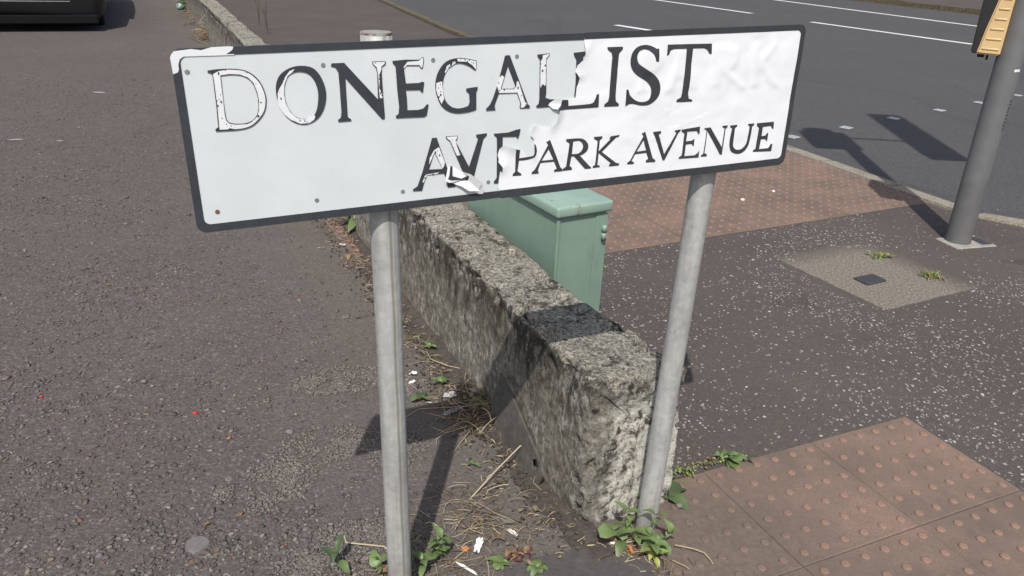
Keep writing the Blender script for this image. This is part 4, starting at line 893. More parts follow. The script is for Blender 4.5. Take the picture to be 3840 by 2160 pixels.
for k in range(9):                                   # stamped maker's marks up the pole
    z = .60 + k * .017
    V, F = [], []
    for a, b in ((-.006, 0), (.006, .001), (.006, .008), (-.006, .007)):
        q = R(-62) + a / .07; V.append((.0612 * math.cos(q), .0612 * math.sin(q), z + b))
    obj('stamped_mark', V, [(0, 1, 2, 3)], M['blackplastic'], pol)
V, F = [], []
for a, b in ((-.016, 0), (.016, .002), (.016, .014), (-.016, .012)):
    q = R(-80) + a / .07; V.append((.0632 * math.cos(q), .0632 * math.sin(q), .875 + b))
obj('sticker', V, [(0, 1, 2, 3)], M['sticker'], pol)
fr = empty('base_frame', (.04, -.02, .0)); fr.parent = sig
bm = bmesh.new(); box_bm(bm, -.125, .125, -.078, .078, -.02, .005, .003, 1)
C.objects.unlink(fr); bpy.data.objects.remove(fr)
o = bmobj('base_frame', bm, M['frame'], sig); o.location = (.035, -.012, 0); o.rotation_euler.z = R(17)
lidp = bmobj('access_cover', box_bm(bmesh.new(), .055, .115, -.055, .055, .005, .008, .002, 1), M['iron'], o)
# cream push button box with ribbed side and black front
hb = empty('x', (0, 0, 0)); bpy.data.objects.remove(hb)
def prism_xz(name, prof, y0, y1, mat, parent, bev=.004):
    bm = bmesh.new()
    a = [bm.verts.new((x, y0, z)) for x, z in prof]; b = [bm.verts.new((x, y1, z)) for x, z in prof]
    bm.faces.new(a); bm.faces.new(b[::-1])
    for k in range(len(prof)): bm.faces.new((a[k], b[k], b[(k + 1) % len(prof)], a[(k + 1) % len(prof)]))
    bmesh.ops.recalc_face_normals(bm, faces=bm.faces[:])
    if bev: bmesh.ops.bevel(bm, geom=bm.edges[:], offset=bev, segments=3, affect='EDGES')
    return bmobj(name, bm, mat, parent, False)
hx = -.172
hous = prism_xz('push_button_housing', [(hx + .022, .944), (-.050, .942), (-.050, 1.30), (hx + .075, 1.30), (hx + .055, 1.18), (hx + .036, 1.06)], -.075, .075, M['beige'], sig, .008)
prism_xz('hood', [(hx - .001, .948), (hx + .023, .942), (hx + .037, 1.06), (hx + .056, 1.18), (hx + .076, 1.302), (hx - .006, 1.302), (hx - .004, 1.1)], -.072, .070, M['blackplastic'], hous, .004)
for k in range(7):
    z = .965 + k * .045; x0 = hx + .036 + (z - .944) * .16; x1 = -.060
    bm = bmesh.new(); box_bm(bm, x0, x1, -.0785, -.073, z, z + .010, .0032, 2)
    bmobj('rib', bm, M['beige'], hous, True)
box('latch', hx + .03, hx + .060, -.03, .02, .925, .943, M['blackplastic'], hous, .003)
box('latch', hx + .068, hx + .078, -.02, .02, .915, .943, M['blackplastic'], hous, .002)
hous.rotation_euler.z = R(-28)
# heads above, out of view, that throw the shadows on the road
def head(x0, x1, y0, y1, z0, z1, n, name):
    h_ = box(name, x0, x1, y0, y1, z0, z1, M['blackplastic'], sig, .015)
    for k in range(n):
        zc = z0 + (z1 - z0) * (k + .5) / n; rr = min((z1 - z0) / n, x1 - x0) * .40
        V, F = [], []
        for l, yy in enumerate((y1 - .002, y1 + .16)):
            for i in range(17):
                q = R(-30 + 240 * i / 16); V.append(((x0 + x1) / 2 + rr * math.cos(q), yy, zc + rr * math.sin(q)))
        for i in range(16): F.append((i, i + 1, 18 + i, 17 + i))
        obj('visor', V, F, M['blackplastic'], h_)
    return h_
head(-.27, .10, .075, .22, 2.60, 3.22, 2, 'signal_head')
head(.52, .82, -.14, .06, 2.62, 4.6, 3, 'signal_head')
V, F = tube([(.0, 0, 3.25), (.3, -.02, 3.27), (.54, -.04, 3.27)], .016, 10); obj('bracket', V, F, M['pole'], sig, True)
V, F = tube([(.0, 0, 2.9), (0, .08, 2.9)], .03, 10); obj('bracket', V, F, M['pole'], sig, True)

# ------------------------------------------------------------------ parked car, only its bumper corner shows
M['carpaint'] = plain('black_car_paint', (.012, .012, .014), .25, .1, 3)
M['glass'] = plain('car_glass', (.02, .025, .03), .08, .05, 3)
M['rubber'] = plain('tyre_rubber', (.02, .02, .02), .85, .2, 60)
M['chrome'] = plain('chrome_trim', (.55, .55, .56), .25, .05, 20, metal=.9)
car = empty('parked_car', (-5.22, 10.42, 0), math.atan2(WD.y, WD.x) - math.pi / 2)
tag(car, 'black parked car at the far left, only the foot of its bumper in view', 'car')
# local: +y along the car away from the camera, x from -1.82 (left) to 0 (right)
secs = [(-.0, .12, .50, .16), (.06, .12, .66, .06), (.3, .16, .76, .0), (.9, .20, .92, .0), (1.6, .20, .98, .0), (3.0, .20, .98, .0), (3.9, .2, .98, .0), (4.25, .2, .90, .03), (4.35, .22, .6, .12)]
V, F = [], []
N_ = 14
for (y, z0, z1, ins) in secs:
    ring = []
    for (fx, fz) in ((0, .12), (0, .6), (.05, .92), (.14, 1), (.86, 1), (.95, .92), (1, .6), (1, .12), (.96, 0), (.04, 0)):
        x = -1.82 + ins + fx * (1.82 - 2 * ins); bow = .14 * (2 * abs(fx - .5)) ** 2.2 * (1 if y < .2 else 0)
        ring.append((x, y + bow, z0 + (z1 - z0) * fz))
    V += ring
n = 10
for i in range(len(secs) - 1):
    for k in range(n): F.append((i * n + k, (i + 1) * n + k, (i + 1) * n + (k + 1) % n, i * n + (k + 1) % n))
F.append(tuple(range(n))); F.append(tuple(range((len(secs) - 1) * n, len(secs) * n))[::-1])
body = obj('body', V, F, M['carpaint'], car, True)
V, F = [], []
cabs = [(.95, .90, .96, .02), (1.7, .97, 1.42, .16), (3.1, .97, 1.44, .16), (4.0, .95, 1.0, .06)]
for (y, z0, z1, ins) in cabs:
    V += [(-1.80 + .02, y, z0), (-1.82 + ins + .04, y, z1), (-ins - .04, y, z1), (-.04, y, z0)]
for i in range(3):
    for k in range(3): F.append((i * 4 + k, (i + 1) * 4 + k, (i + 1) * 4 + k + 1, i * 4 + k + 1))
obj('window', V, F, M['glass'], car, True)
for (x, y) in ((-.16, .95), (-1.66, .95), (-.16, 3.55), (-1.66, 3.55)):
    V, F = tube([(x - .11, y, .32), (x - .10, y, .32), (x + .10, y, .32), (x + .11, y, .32)], [.29, .32, .32, .29], 28)
    wh = obj('wheel', V, F, M['rubber'], car, True)
    V, F = tube([(x - .113, y, .32), (x + .113, y, .32)], .20, 20); obj('rim', V, F, M['chrome'], wh)
box('trim', -1.45, -.38, -.012, .02, .365, .372, M['chrome'], car, .002)
box('splitter', -1.70, -.10, .06, .25, .10, .20, M['valance'], car, .012)

# ------------------------------------------------------------------ loose stones and gravel
t_ = (1 + 5 ** .5) / 2
ICO = np.array([(-1, t_, 0), (1, t_, 0), (-1, -t_, 0), (1, -t_, 0), (0, -1, t_), (0, 1, t_), (0, -1, -t_), (0, 1, -t_), (t_, 0, -1), (t_, 0, 1), (-t_, 0, -1), (-t_, 0, 1)]) / 1.902
ICF = np.array([(0, 11, 5), (0, 5, 1), (0, 1, 7), (0, 7, 10), (0, 10, 11), (1, 5, 9), (5, 11, 4), (11, 10, 2), (10, 7, 6), (7, 1, 8), (3, 9, 4), (3, 4, 2), (3, 2, 6), (3, 6, 8), (3, 8, 9), (4, 9, 5), (2, 4, 11), (6, 2, 10), (8, 6, 7), (9, 8, 1)])
rg = np.random.default_rng(11)
def stones(name, P_, S_, mat, label=None, flat=.55, sink=.25, tone=None, parent=None):
    n = len(P_)
    sh = ICO[None] * (1 + rg.uniform(-.42, .42, (n, 12, 1)))
    sc = np.stack([S_ * rg.uniform(.75, 1.4, n), S_ * rg.uniform(.6, 1.05, n), S_ * flat * rg.uniform(.6, 1.2, n)], 1)
    V = sh * sc[:, None]
    a = rg.uniform(0, 6.283, n); c, s = np.cos(a)[:, None], np.sin(a)[:, None]
    tl = rg.normal(0, .18, n)[:, None]
    V[..., 2] += V[..., 0] * tl
    X = V[..., 0] * c - V[..., 1] * s; Y = V[..., 0] * s + V[..., 1] * c
    V = np.stack([X + P_[:, 0, None], Y + P_[:, 1, None], V[..., 2] + (sc[:, 2] * (1 - 2 * sink) + P_[:, 2])[:, None]], 2).reshape(-1, 3)
    F = (ICF[None] + (np.arange(n) * 12)[:, None, None]).reshape(-1, 3)
    tn = np.repeat(rg.uniform(0, 1, n) if tone is None else tone, 12)
    me = bpy.data.meshes.new(name)
    me.vertices.add(len(V)); me.vertices.foreach_set('co', V.ravel())
    me.loops.add(len(F) * 3); me.loops.foreach_set('vertex_index', F.ravel())
    me.polygons.add(len(F)); me.polygons.foreach_set('loop_start', np.arange(len(F)) * 3)
    at = me.attributes.new('tone', 'FLOAT', 'POINT'); at.data.foreach_set('value', tn.astype(np.float32))
    me.materials.append(mat); me.update(); me.validate()
    o = bpy.data.objects.new(name, me); C.objects.link(o)
    if parent: o.parent = parent
    return o
def yard_side(x, y):
    s = (x - WO.x) * WR.x + (y - WO.y) * WR.y
    return s < -.03 if y > 1.6 else x < .3
P_, S_ = [], []
while len(P_) < 26000:
    y = 1.25 + 6.2 * rg.random() ** 1.9
    half = .45 + y * .66
    x = rg.uniform(-half - .4, .15)
    if not yard_side(x, y): continue
    # looser on the left, swept bare beside the wall
    dw = -((x - WO.x) * WR.x + (y - WO.y) * WR.y)
    dens = min(1, .10 + max(0, dw - .15) * .85) * (.30 + 1.3 * max(0, noise.noise((x * 2.2, y * 2.2, 0)) + .25)) * (.25 + 1.5 * max(0, noise.noise((x * 11, y * 11, 3)) + .15))
    if rg.random() > dens: continue
    P_.append((x, y, 0)); S_.append(.0024 + .0062 * rg.random() ** 2.4 + (.006 if rg.random() < .008 else 0))
o = stones('loose_grit', np.array(P_), np.array(S_), M['stone'], flat=.42, sink=.26)
tag(o, 'loose grey grit and small stones scattered over the brown yard', 'gravel', kind='stuff')
def patch(label, blobs, n):
    P_, S_ = [], []
    while len(P_) < n:
        cx, cy, rx, ry = blobs[rg.integers(len(blobs))]
        x, y = cx + rx * rg.normal() * .55, cy + ry * rg.normal() * .55
        e = ((x - cx) / rx) ** 2 + ((y - cy) / ry) ** 2
        if e > 1.1 + .5 * noise.noise((x * 14, y * 14, 2)) or not yard_side(x, y): continue
        if noise.noise((x * 16, y * 16, 7)) < -.22: continue
        P_.append((x, y, .0)); S_.append(rg.uniform(.0026, .0056))
    tn = np.clip(rg.uniform(.50, .94, n) + (rg.random(n) < .035) * .3, 0, .965)
    o = stones('gravel_patch', np.array(P_), np.array(S_), M['stone'], flat=.7, sink=.15, tone=tn)
    tag(o, label, 'gravel', kind='stuff')
patch('patch of grey gravel left of the left post, nearest the wall', [(-.50, 2.30, .15, .10), (-.61, 2.24, .10, .06), (-.33, 2.27, .08, .07)], 2300)
patch('broad patch of grey gravel running behind the left post', [(-.48, 1.92, .17, .11), (-.60, 1.76, .09, .14), (-.34, 1.93, .12, .09)], 3200)
patch('small round cluster of grey gravel left of the left post', [(-.735, 1.68, .035, .035)], 130)
patch('patch of grey gravel at the foot of the left post', [(-.36, 1.50, .13, .10), (-.30, 1.56, .10, .06), (-.45, 1.43, .08, .07), (-.2, 1.50, .09, .07)], 2600)
# white chippings in the footpath
def in_near_tac(x, y):
    a = R(205.6); dx, dy = x - 1.273, y - 2.176; i = dx * math.cos(a) + dy * math.sin(a); j = -dx * math.sin(a) + dy * math.cos(a)
    return i > -.045 and j > -.045
def in_far_tac(x, y):
    a = R(28.1); dx, dy = x - .527, y - 3.643; j = -dx * math.sin(a) + dy * math.cos(a)
    return j > -.045
V, F, TN = [], [], []
cnt = 0
while cnt < 11500:
    x, y = rg.uniform(-.2, 4.2), 1.55 + 3.2 * rg.random() ** 1.15
    if y > 4.6 or in_near_tac(x, y) or in_far_tac(x, y) or inside((x, y), pp): continue
    if (x - WO.x) * WR.x + (y - WO.y) * WR.y < .22 and y > 1.65: continue
    if x < .42 and y < 1.75: continue
    d = .25 + 1.0 * max(0, noise.noise((x * 1.7, y * 1.7, 5)) + .42)
    if x > 1.95 and y > 3.5: d *= .25
    if rg.random() > d: continue
    r_ = .0030 + .0036 * rg.random() ** 1.6; a0 = rg.random() * 6.28; el = rg.uniform(.4, .9); ca = rg.random() * 3.14
    b0 = len(V); k = 6
    for z, f in ((.0, 1.0), (.0011 + rg.random() * .0008, .82)):
        for i in range(k):
            q = a0 + 6.2832 * i / k; rr = r_ * rg.uniform(.7, 1.25) * f
            px_, py_ = rr * math.cos(q), rr * el * math.sin(q)
            V.append((x + px_ * math.cos(ca) - py_ * math.sin(ca), y + px_ * math.sin(ca) + py_ * math.cos(ca), z))
    for i in range(k): F.append((b0 + i, b0 + (i + 1) % k, b0 + k + (i + 1) % k, b0 + k + i))
    F.append(tuple(range(b0 + k, b0 + 2 * k)))
    TN += [rg.random()] * (2 * k); cnt += 1
o = obj('white_chippings', V, F, M['chip'], attr=TN)
tag(o, 'pale chippings rolled into the dark footpath tarmac', 'chippings', kind='stuff')
# single stones
def one_stone(name, label, x, y, s, tone, flat=.6, z=0.0, cat='stone'):
    o = stones(name, np.array([(0, 0, 0.)]), np.array([s]), M['stone'], flat=flat, sink=.2, tone=np.array([tone]))
    o.location = (x, y, z); tag(o, label, cat); return o
one_stone('stone', 'grey angular stone on the red paving beside the right post foot', .472, 1.712, .0125, .9, .8, z=.006)
one_stone('stone', 'pale stone lying alone in the middle of the left yard', -1.17, 2.21, .015, .93)
one_stone('stone', 'flat grey stone below the straws by the wall foot', .02, 1.63, .016, .8, .35)
bm = bmesh.new(); bmesh.ops.create_cone(bm, cap_ends=True, segments=22, radius1=.030, radius2=.026, depth=.006)
for v in bm.verts: v.co.x *= 1 + .12 * math.sin(v.co.y * 90); v.co.y *= .9 + .1 * math.cos(v.co.x * 70)
o = bmobj('flat_pebble', bm, plain('pebble_grey', (.145, .135, .128), .85, .15, 90, bump=.3)); o.location = (-.727, 1.492, .003)
tag(o, 'smooth flat round pebble pressed into the yard at lower left', 'pebble')

# ------------------------------------------------------------------ soil and plant litter along the wall foot
V, F = [], []
ns, nt_ = 190, 12
for i in range(ns):
    s = -.12 + 3.4 * (i / (ns - 1)) ** 1.2
    wd = (.12 if s < .45 else .16) + .07 * noise.noise((s * 2.1, 0, 3)) - .03 * max(0, s - 1.6) 
    for k in range(nt_):
        f = k / (nt_ - 1); p = wl(s, .03 - f * (wd + .03))
        h = (.030 * (1 - f) ** 1.5 - .004) * (1 - .5 * math.exp(-((s) / .3) ** 2)) + .005 * noise.noise((p.x * 30, p.y * 30, 1)) + .004 * noise.noise((p.x * 80, p.y * 80, 4))
        V.append((p.x, p.y, h - .01 * f ** 3))
for i in range(ns - 1):
    for k in range(nt_ - 1): F.append((i * nt_ + k, i * nt_ + k + 1, (i + 1) * nt_ + k + 1, (i + 1) * nt_ + k))
o = obj('soil_bank', V, F, M['soil'], smooth=True); tag(o, kind='stuff')
# darker tar patch in front of the wall end
dp = [(.02, 1.40), (.12, 1.36), (.28, 1.34), (.40, 1.40), (.36, 1.50), (.26, 1.535), (.17, 1.53), (.08, 1.49), (.0, 1.46)]
M['darktar'] = m_concrete('dark_tar', (.055, .049, .046), (.082, .074, .07), (.12, .11, .103))
dpj = []
for i in range(len(dp)):
    a, b = dp[i], dp[(i + 1) % len(dp)]
    for k in range(6): dpj.append((a[0] + (b[0] - a[0]) * k / 6 + rnd.uniform(-.008, .008), a[1] + (b[1] - a[1]) * k / 6 + rnd.uniform(-.008, .008)))
o = sheet('tar_patch', dpj, .004, M['darktar']); tag(o, kind='structure')

P_, S_ = [], []
for _ in range(1500):
    s_ = rnd.uniform(-.05, 3.0); p = wl(s_, -abs(rnd.gauss(0, .075)) - .01); P_.append((p.x, p.y, .006)); S_.append(.0015 + .005 * rnd.random() ** 2.5)
o = stones('soil_crumbs', np.array(P_), np.array(S_), M['soil'], flat=.7, sink=.2); tag(o, 'dark soil crumbs along the wall foot', 'soil', kind='stuff')
def m_straw():
    t = NT('dry_straw')
    a = t.n('Attribute', None, attribute_name='tone').outputs['Fac']
    b = t.ramp(a, [(0, (.075, .056, .038)), (.4, (.17, .13, .082)), (.8, (.33, .265, .17)), (1, (.50, .42, .29))])
    return t.done(b, .8)
M['straw'] = m_straw()
def straws(name, label, specs, cat='dry grass', kind='stuff', extra=None):
    """specs: (x, y, spread, count, length, height, radius)"""
    V, F, TN = [], [], []
    for (cx, cy, spx, spy, n, L, hz, r_, dirn) in specs:
        for _ in range(n):
            x, y = cx + rnd.gauss(0, spx), cy + rnd.gauss(0, spy)
            a = rnd.uniform(0, 6.283) if dirn is None else dirn + rnd.gauss(0, .5)
            l = L * rnd.uniform(.4, 1.25); k = 7; z = rnd.uniform(.001, hz); pts = []
            bend = rnd.gauss(0, 1.1); rise = rnd.uniform(-.2, .5) * hz / max(l, .01) * 2
            kink = rnd.randrange(2, 6) if rnd.random() < .4 else -1
            px_, py_, pz = x, y, z
            for i in range(k):
                pts.append((px_, py_, max(.0015, pz)))
                px_ += math.cos(a) * l / k; py_ += math.sin(a) * l / k; pz += rise * l / k; a += bend / k
                if i == kink: a += rnd.choice((-1, 1)) * rnd.uniform(.5, 1.4); rise = -abs(rise)
                rise -= .12
            rr = r_ * rnd.uniform(.6, 1.3)
            v, f = tube(pts, [rr] * (k - 1) + [rr * .4], 4, False)
            b0 = len(V); V += v; F += [tuple(b0 + q for q in g) for g in f]; TN += [rnd.random()] * len(v)
    o = obj(name, V, F, M['straw'], attr=TN, smooth=True)
    tag(o, label, cat, kind=kind); return o
straws('dead_grass', 'tangle of long dry stems against the wall foot in the sign shadow', [(-.09, 2.11, .05, .06, 70, .17, .05, .0014, None), (-.05, 2.07, .06, .03, 40, .20, .02, .0013, .5), (-.12, 2.20, .05, .05, 35, .10, .03, .0012, None)])
straws('dead_grass', 'dry grass mat between the left post and the wall end', [(-.07, 1.67, .05, .045, 85, .09, .02, .0009, None), (-.02, 1.59, .06, .03, 28, .08, .015, .0009, None), (-.1, 1.60, .05, .02, 35, .10, .02, .0009, None)])
straws('dead_grass', 'small tuft of dry grass round the red ring by the wall', [(.125, 1.83, .028, .028, 60, .06, .025, .0009, None), (.16, 1.77, .02, .05, 25, .07, .012, .0008, None)])
straws('dead_grass', 'dry roots and stalks under the green weed at the right post', [(.29, 1.55, .05, .02, 55, .08, .014, .0010, .1), (.36, 1.50, .04, .03, 40, .08, .012, .0009, None)])
straws('dead_grass', 'fine dry grass at the foot of the left post', [(-.19, 1.50, .03, .03, 45, .07, .04, .0007, None), (-.26, 1.44, .05, .02, 30, .07, .015, .0009, None), (-.08, 1.47, .05, .03, 55, .09, .012, .0009, None)])
straws('dead_grass', 'thin dry stalks scattered along the middle of the wall foot', [(wl(s_, -.08).x, wl(s_, -.08).y, .05, .07, 24, .09, .02, .001, None) for s_ in (.75, .95, 1.15, 1.4, 1.65, 1.9, 2.2, 2.5)])
straws('dead_grass', 'pale dry tuft sprawling by the far wall above the sign corner', [(-3.83, 10.25, .05, .18, 170, .17, .14, .0022, 3.7), (-4.0, 10.65, .05, .18, 90, .16, .12, .0022, 3.5), (-3.9, 10.3, .04, .15, 40, .20, .25, .0018, None)])
straws('dead_grass', 'brown dry tuft beside the ball at the far wall', [(-5.28, 13.6, .06, .25, 70, .2, .1, .0028, 3.6), (-4.95, 12.8, .06, .2, 70, .22, .08, .0028, 3.6), (-4.6, 12.0, .05, .2, 50, .2, .08, .0026, 3.6)])
straws('dead_grass', 'dry straw just visible under the sign left of the left post', [(-.84, 3.88, .05, .05, 70, .16, .05, .0014, 3.0)])
def bent(name, label, pts, r_, tone=.85):
    k = []
    for a, b in zip(pts, pts[1:]):
        for i in range(5): k.append(tuple(a[j] + (b[j] - a[j]) * i / 5 for j in range(3)))
    k.append(pts[-1])
    V, F = tube(k, [r_] * (len(k) - 1) + [r_ * .5], 6)
    o = obj(name, V, F, M['straw'], attr=[tone] * len(V), smooth=True); tag(o, label, 'straw')
bent('straw', 'long pale straw bent to a peak in front of the wall end', [(-.085, 1.705, .004), (-.02, 1.80, .03), (.045, 1.885, .055), (.055, 1.882, .05), (.09, 1.845, .006)], .0021, .95)
bent('straw', 'pale straw lying to the left of the left post foot', [(-.385, 1.545, .006), (-.372, 1.512, .012), (-.28, 1.507, .010), (-.262, 1.495, .006)], .0022, .9)
bent('straw', 'thin straw with a white sleeve below the right post weed', [(.215, 1.548, .006), (.30, 1.556, .010), (.37, 1.575, .016)], .0017, .95)
bent('straw', 'long thin straw curving out from the wall foot tangle', [(-.32, 2.06, .005), (-.27, 2.12, .01), (-.13, 2.13, .02), (.03, 2.17, .03)], .0013, .75)
bent('straw', 'pale curved straw beside the wall foot above the tangle', [(-.30, 2.52, .006), (-.27, 2.42, .02), (-.21, 2.38, .02), (-.12, 2.36, .015)], .0014, .9)
bent('dry_root', 'forked dry root lying on the red paving right of the right post', [(.43, 1.553, .016), (.475, 1.545, .014), (.50, 1.535, .012), (.512, 1.515, .009), (.515, 1.50, .009)], .0021, .8)
bent('dry_root', 'short twisted root lying below the forked root', [(.415, 1.508, .010), (.445, 1.487, .011), (.455, 1.478, .010)], .0019, .7)

# ------------------------------------------------------------------ green plants: each leaf a part
def m_leaf(name, c, vary=.25):
    t = NT(name)
    r_ = t.n('ObjectInfo').outputs['Random']
    b = t.mix(r_, tuple(x * (1 - vary) for x in c), tuple(min(1, x * (1 + vary)) for x in c))
    b = t.mix(t.ramp(t.noise(90, 4), [(.62, 0.0), (.75, .45)]), b, (c[0] * 1.7, c[1] * 1.1, c[2] * .8))
    t.put(t.b.inputs['Subsurface Weight'], .0)
    return t.done(b, .5, t.bump(t.noise(160, 3), .3, .001))
M['leaf'] = m_leaf('weed_leaf', (.115, .165, .058))
M['leafdark'] = m_leaf('dark_leaf', (.065, .10, .038))
M['leafyel'] = m_leaf('yellow_leaf', (.24, .26, .06))
M['leafbrown'] = m_leaf('brown_leaf', (.20, .125, .068))
M['leafred'] = m_leaf('red_leaf', (.085, .034, .032))
M['stem'] = plain('weed_stem', (.17, .20, .09), .7, .2, 60)
def leaf_mesh(name, mat, L=1.0, W_=.42, shape='lance', droop=.35, fold=.22, wav=.0):
    V, F = [], []; nl, nw = 8, 4
    for i in range(nl + 1):
        f = i / nl
        w_ = {'lance': math.sin(math.pi * min(1, f ** .85)) ** .8, 'round': math.sqrt(max(0, 1 - (2 * f - 1) ** 2)) ** .8, 'ovate': (math.sin(math.pi * f ** .62)) ** .75}[shape] * W_ * .5 * L
        w_ = max(w_, .012 * L)
        for k in range(nw + 1):
            g = k / nw * 2 - 1
            z = -droop * f * f * L + fold * abs(g) * w_ + wav * L * math.sin(f * 9 + g * 2) * abs(g) + .12 * math.sin(f * math.pi) * L
            V.append((f * L, g * w_, z))
    for i in range(nl):
        for k in range(nw): F.append((i * (nw + 1) + k, (i + 1) * (nw + 1) + k, (i + 1) * (nw + 1) + k + 1, i * (nw + 1) + k + 1))
    me = bpy.data.meshes.new(name); me.from_pydata(V, [], F); me.materials.append(mat)
    me.polygons.foreach_set('use_smooth', [True] * len(F)); me.update(); return me
LM = {}
for key, m_ in (('g', 'leaf'), ('d', 'leafdark'), ('y', 'leafyel'), ('b', 'leafbrown'), ('r', 'leafred')):
    LM[key + 'l'] = leaf_mesh('leaf', M[m_], 1, .46, 'lance', .3, .25, .02)
    LM[key + 'o'] = leaf_mesh('leaf', M[m_], 1, .60, 'ovate', .35, .2, .03)
    LM[key + 'r'] = leaf_mesh('leaf', M[m_], 1, .85, 'round', .15, .15, .03)
    LM[key + 'n'] = leaf_mesh('leaf', M[m_], 1, .14, 'lance', .5, .3, .0)
def put_leaf(root, kind, loc, az, el, size, roll=0.0):
    o = bpy.data.objects.new('leaf', LM[kind]); C.objects.link(o); o.parent = root
    o.matrix_local = Matrix.Translation(loc) @ Matrix.Rotation(az, 4, 'Z') @ Matrix.Rotation(-el, 4, 'Y') @ Matrix.Rotation(roll, 4, 'X') @ Matrix.Diagonal((size, size, size, 1))
    return o
def plant(name, label, loc, stems, cat='weed'):
    """stems: (dx, dy, lean azimuth, lean, height, leaf pairs, leaf size, kind)"""
    root = empty(name, loc); tag(root, label, cat)
    for (dx, dy, az, lean, h, pairs, ls, kinds) in stems:
        top = Vector((dx + math.cos(az) * lean, dy + math.sin(az) * lean, h)); b = Vector((dx, dy, -.005))
        if h > .012:
            V, F = tube([b, b.lerp(top, .5) + Vector((0, 0, h * .1)), top], [.0016, .0014, .0009], 6)
            obj('stem', V, F, M['stem'], root, True)
        a0 = rnd.uniform(0, 6.28)
        for i in range(pairs):
            f = (i + 1) / pairs; p = b.lerp(top, f) + Vector((0, 0, .004))
            for s in (0, math.pi):
                put_leaf(root, rnd.choice(kinds), p, a0 + s + i * 1.57 + rnd.uniform(-.35, .35), rnd.uniform(-.35, .7) + .35 * f, ls * 1.15 * rnd.uniform(.6, 1.25) * (1.05 - .35 * f), rnd.uniform(-.3, .3))
    return root
def rosette(name, label, loc, n, size, kinds, el=(0, .5), cat='weed', spread=6.283, a0=None):
    root = empty(name, loc); tag(root, label, cat)
    a0 = rnd.uniform(0, 6.28) if a0 is None else a0
    for i in range(n):
        put_leaf(root, rnd.choice(kinds), (0, 0, .003 + .002 * i / n), a0 + spread * i / n + rnd.uniform(-.3, .3), rnd.uniform(*el), size * 1.2 * rnd.uniform(.65, 1.25), rnd.uniform(-.3, .3))
    return root
plant('weed', 'leafy green weed crowding the foot of the right post', (.345, 1.555, 0), [(.0, .0, 2.6, .045, .085, 4, .042, ['go', 'gl', 'gl']), (.02, -.01, .8, .012, .10, 4, .038, ['gl', 'go']), (.035, .0, 4.6, .05, .055, 4, .044, ['gl', 'go', 'yl']), (-.03, .005, 3.3, .04, .05, 3, .05, ['go', 'gr']), (.045, .01, -.4, .03, .05, 3, .042, ['go', 'gl']), (.025, -.03, 4.9, .03, .035, 3, .04, ['gl', 'yl'])])
rosette('dark_leaf_weed', 'glossy dark leaves poking out behind the right side of the wall end', (.437, 1.755, .004), 3, .065, ['do', 'dl'], (0, .25), spread=1.6, a0=-.7)
def creep(name, label, a, b, n, size, kinds, w_):
    root = empty(name, (a[0], a[1], .004)); tag(root, label, 'weed')
    for _ in range(n):
        f = rnd.random(); put_leaf(root, rnd.choice(kinds), ((b[0] - a[0]) * f + rnd.gauss(0, w_), (b[1] - a[1]) * f + rnd.gauss(0, w_ * .6), rnd.uniform(.001, .012)), rnd.uniform(0, 6.28), rnd.uniform(-.1, .9), size * rnd.uniform(.5, 1.3), rnd.uniform(-.4, .4))
creep('creeping_weed', 'low feathery weed creeping beside the right side of the wall end', (.475, 1.845), (.525, 1.875), 70, .013, ['gl', 'gl', 'yl', 'gn'], .016)
creep('creeping_weed', 'thin strip of yellow weed in the joint leading to the broad leaves', (.53, 1.885), (.63, 1.925), 60, .010, ['yl', 'yr', 'gl', 'bl'], .007)
creep('broad_leaf_weed', 'broad pale green leaves flat on the corner of the red paving', (.635, 1.935), (.685, 1.93), 26, .034, ['go', 'gr', 'gl', 'go'], .012)
creep('moss_tuft', 'yellow green tuft at the far edge of the concrete patch', (1.755, 3.67), (1.83, 3.68), 90, .026, ['yn', 'gn', 'yn', 'yl'], .016)
creep('moss_tuft', 'yellow green grass tuft on the right of the concrete patch', (1.905, 3.45), (1.97, 3.44), 80, .034, ['yn', 'yn', 'gn', 'bn'], .018)
plant('weed', 'green weed at the right foot of the left post', (-.155, 1.475, 0), [(0, 0, .5, .02, .06, 4, .04, ['gl', 'go']), (.02, .0, 2.3, .02, .05, 3, .042, ['gl', 'go']), (-.02, -.02, 4.5, .02, .035, 3, .04, ['dl', 'gl'])])
plant('weed', 'small weed at the bottom edge left of the left post', (-.375, 1.425, 0), [(0, 0, 1.5, .01, .05, 2, .05, ['dl', 'go'])])
plant('weed', 'low weed touching the left foot of the left post', (-.29, 1.425, 0), [(0, 0, .5, .015, .03, 2, .04, ['gl', 'go']), (.03, .0, .2, .01, .02, 2, .03, ['gl', 'bl'])])
rosette('rosette_weed', 'bright green rosette at the wall foot beside the board hole', (.085, 1.975, .008), 12, .034, ['gl', 'go', 'gn'], (.1, .8))
rosette('rosette_weed', 'small green seedling between the board and the bright rosette', (.03, 2.055, .012), 6, .022, ['gl', 'go'], (.1, .7))
rosette('rosette_weed', 'round leaved weed below the dead grass mat', (.0, 1.475, .003), 8, .028, ['gr', 'go'], (0, .4))
rosette('rosette_weed', 'clover like weed right of the withered red leaves', (.09, 1.465, .003), 7, .026, ['gr', 'gr', 'go'], (0, .4))
creep('withered_weed', 'withered red and brown leaves in front of the wall end', (.035, 1.50), (.075, 1.505), 22, .026, ['rl', 'ro', 'bl', 'bo', 'rl'], .014)
plant('dock_weed', 'green dock standing at the wall foot just under the sign', (-.765, 3.72, 0), [(0, 0, 1.0, .03, .14, 4, .09, ['go', 'gl']), (-.03, .02, 2.5, .03, .09, 3, .08, ['gl', 'go'])])
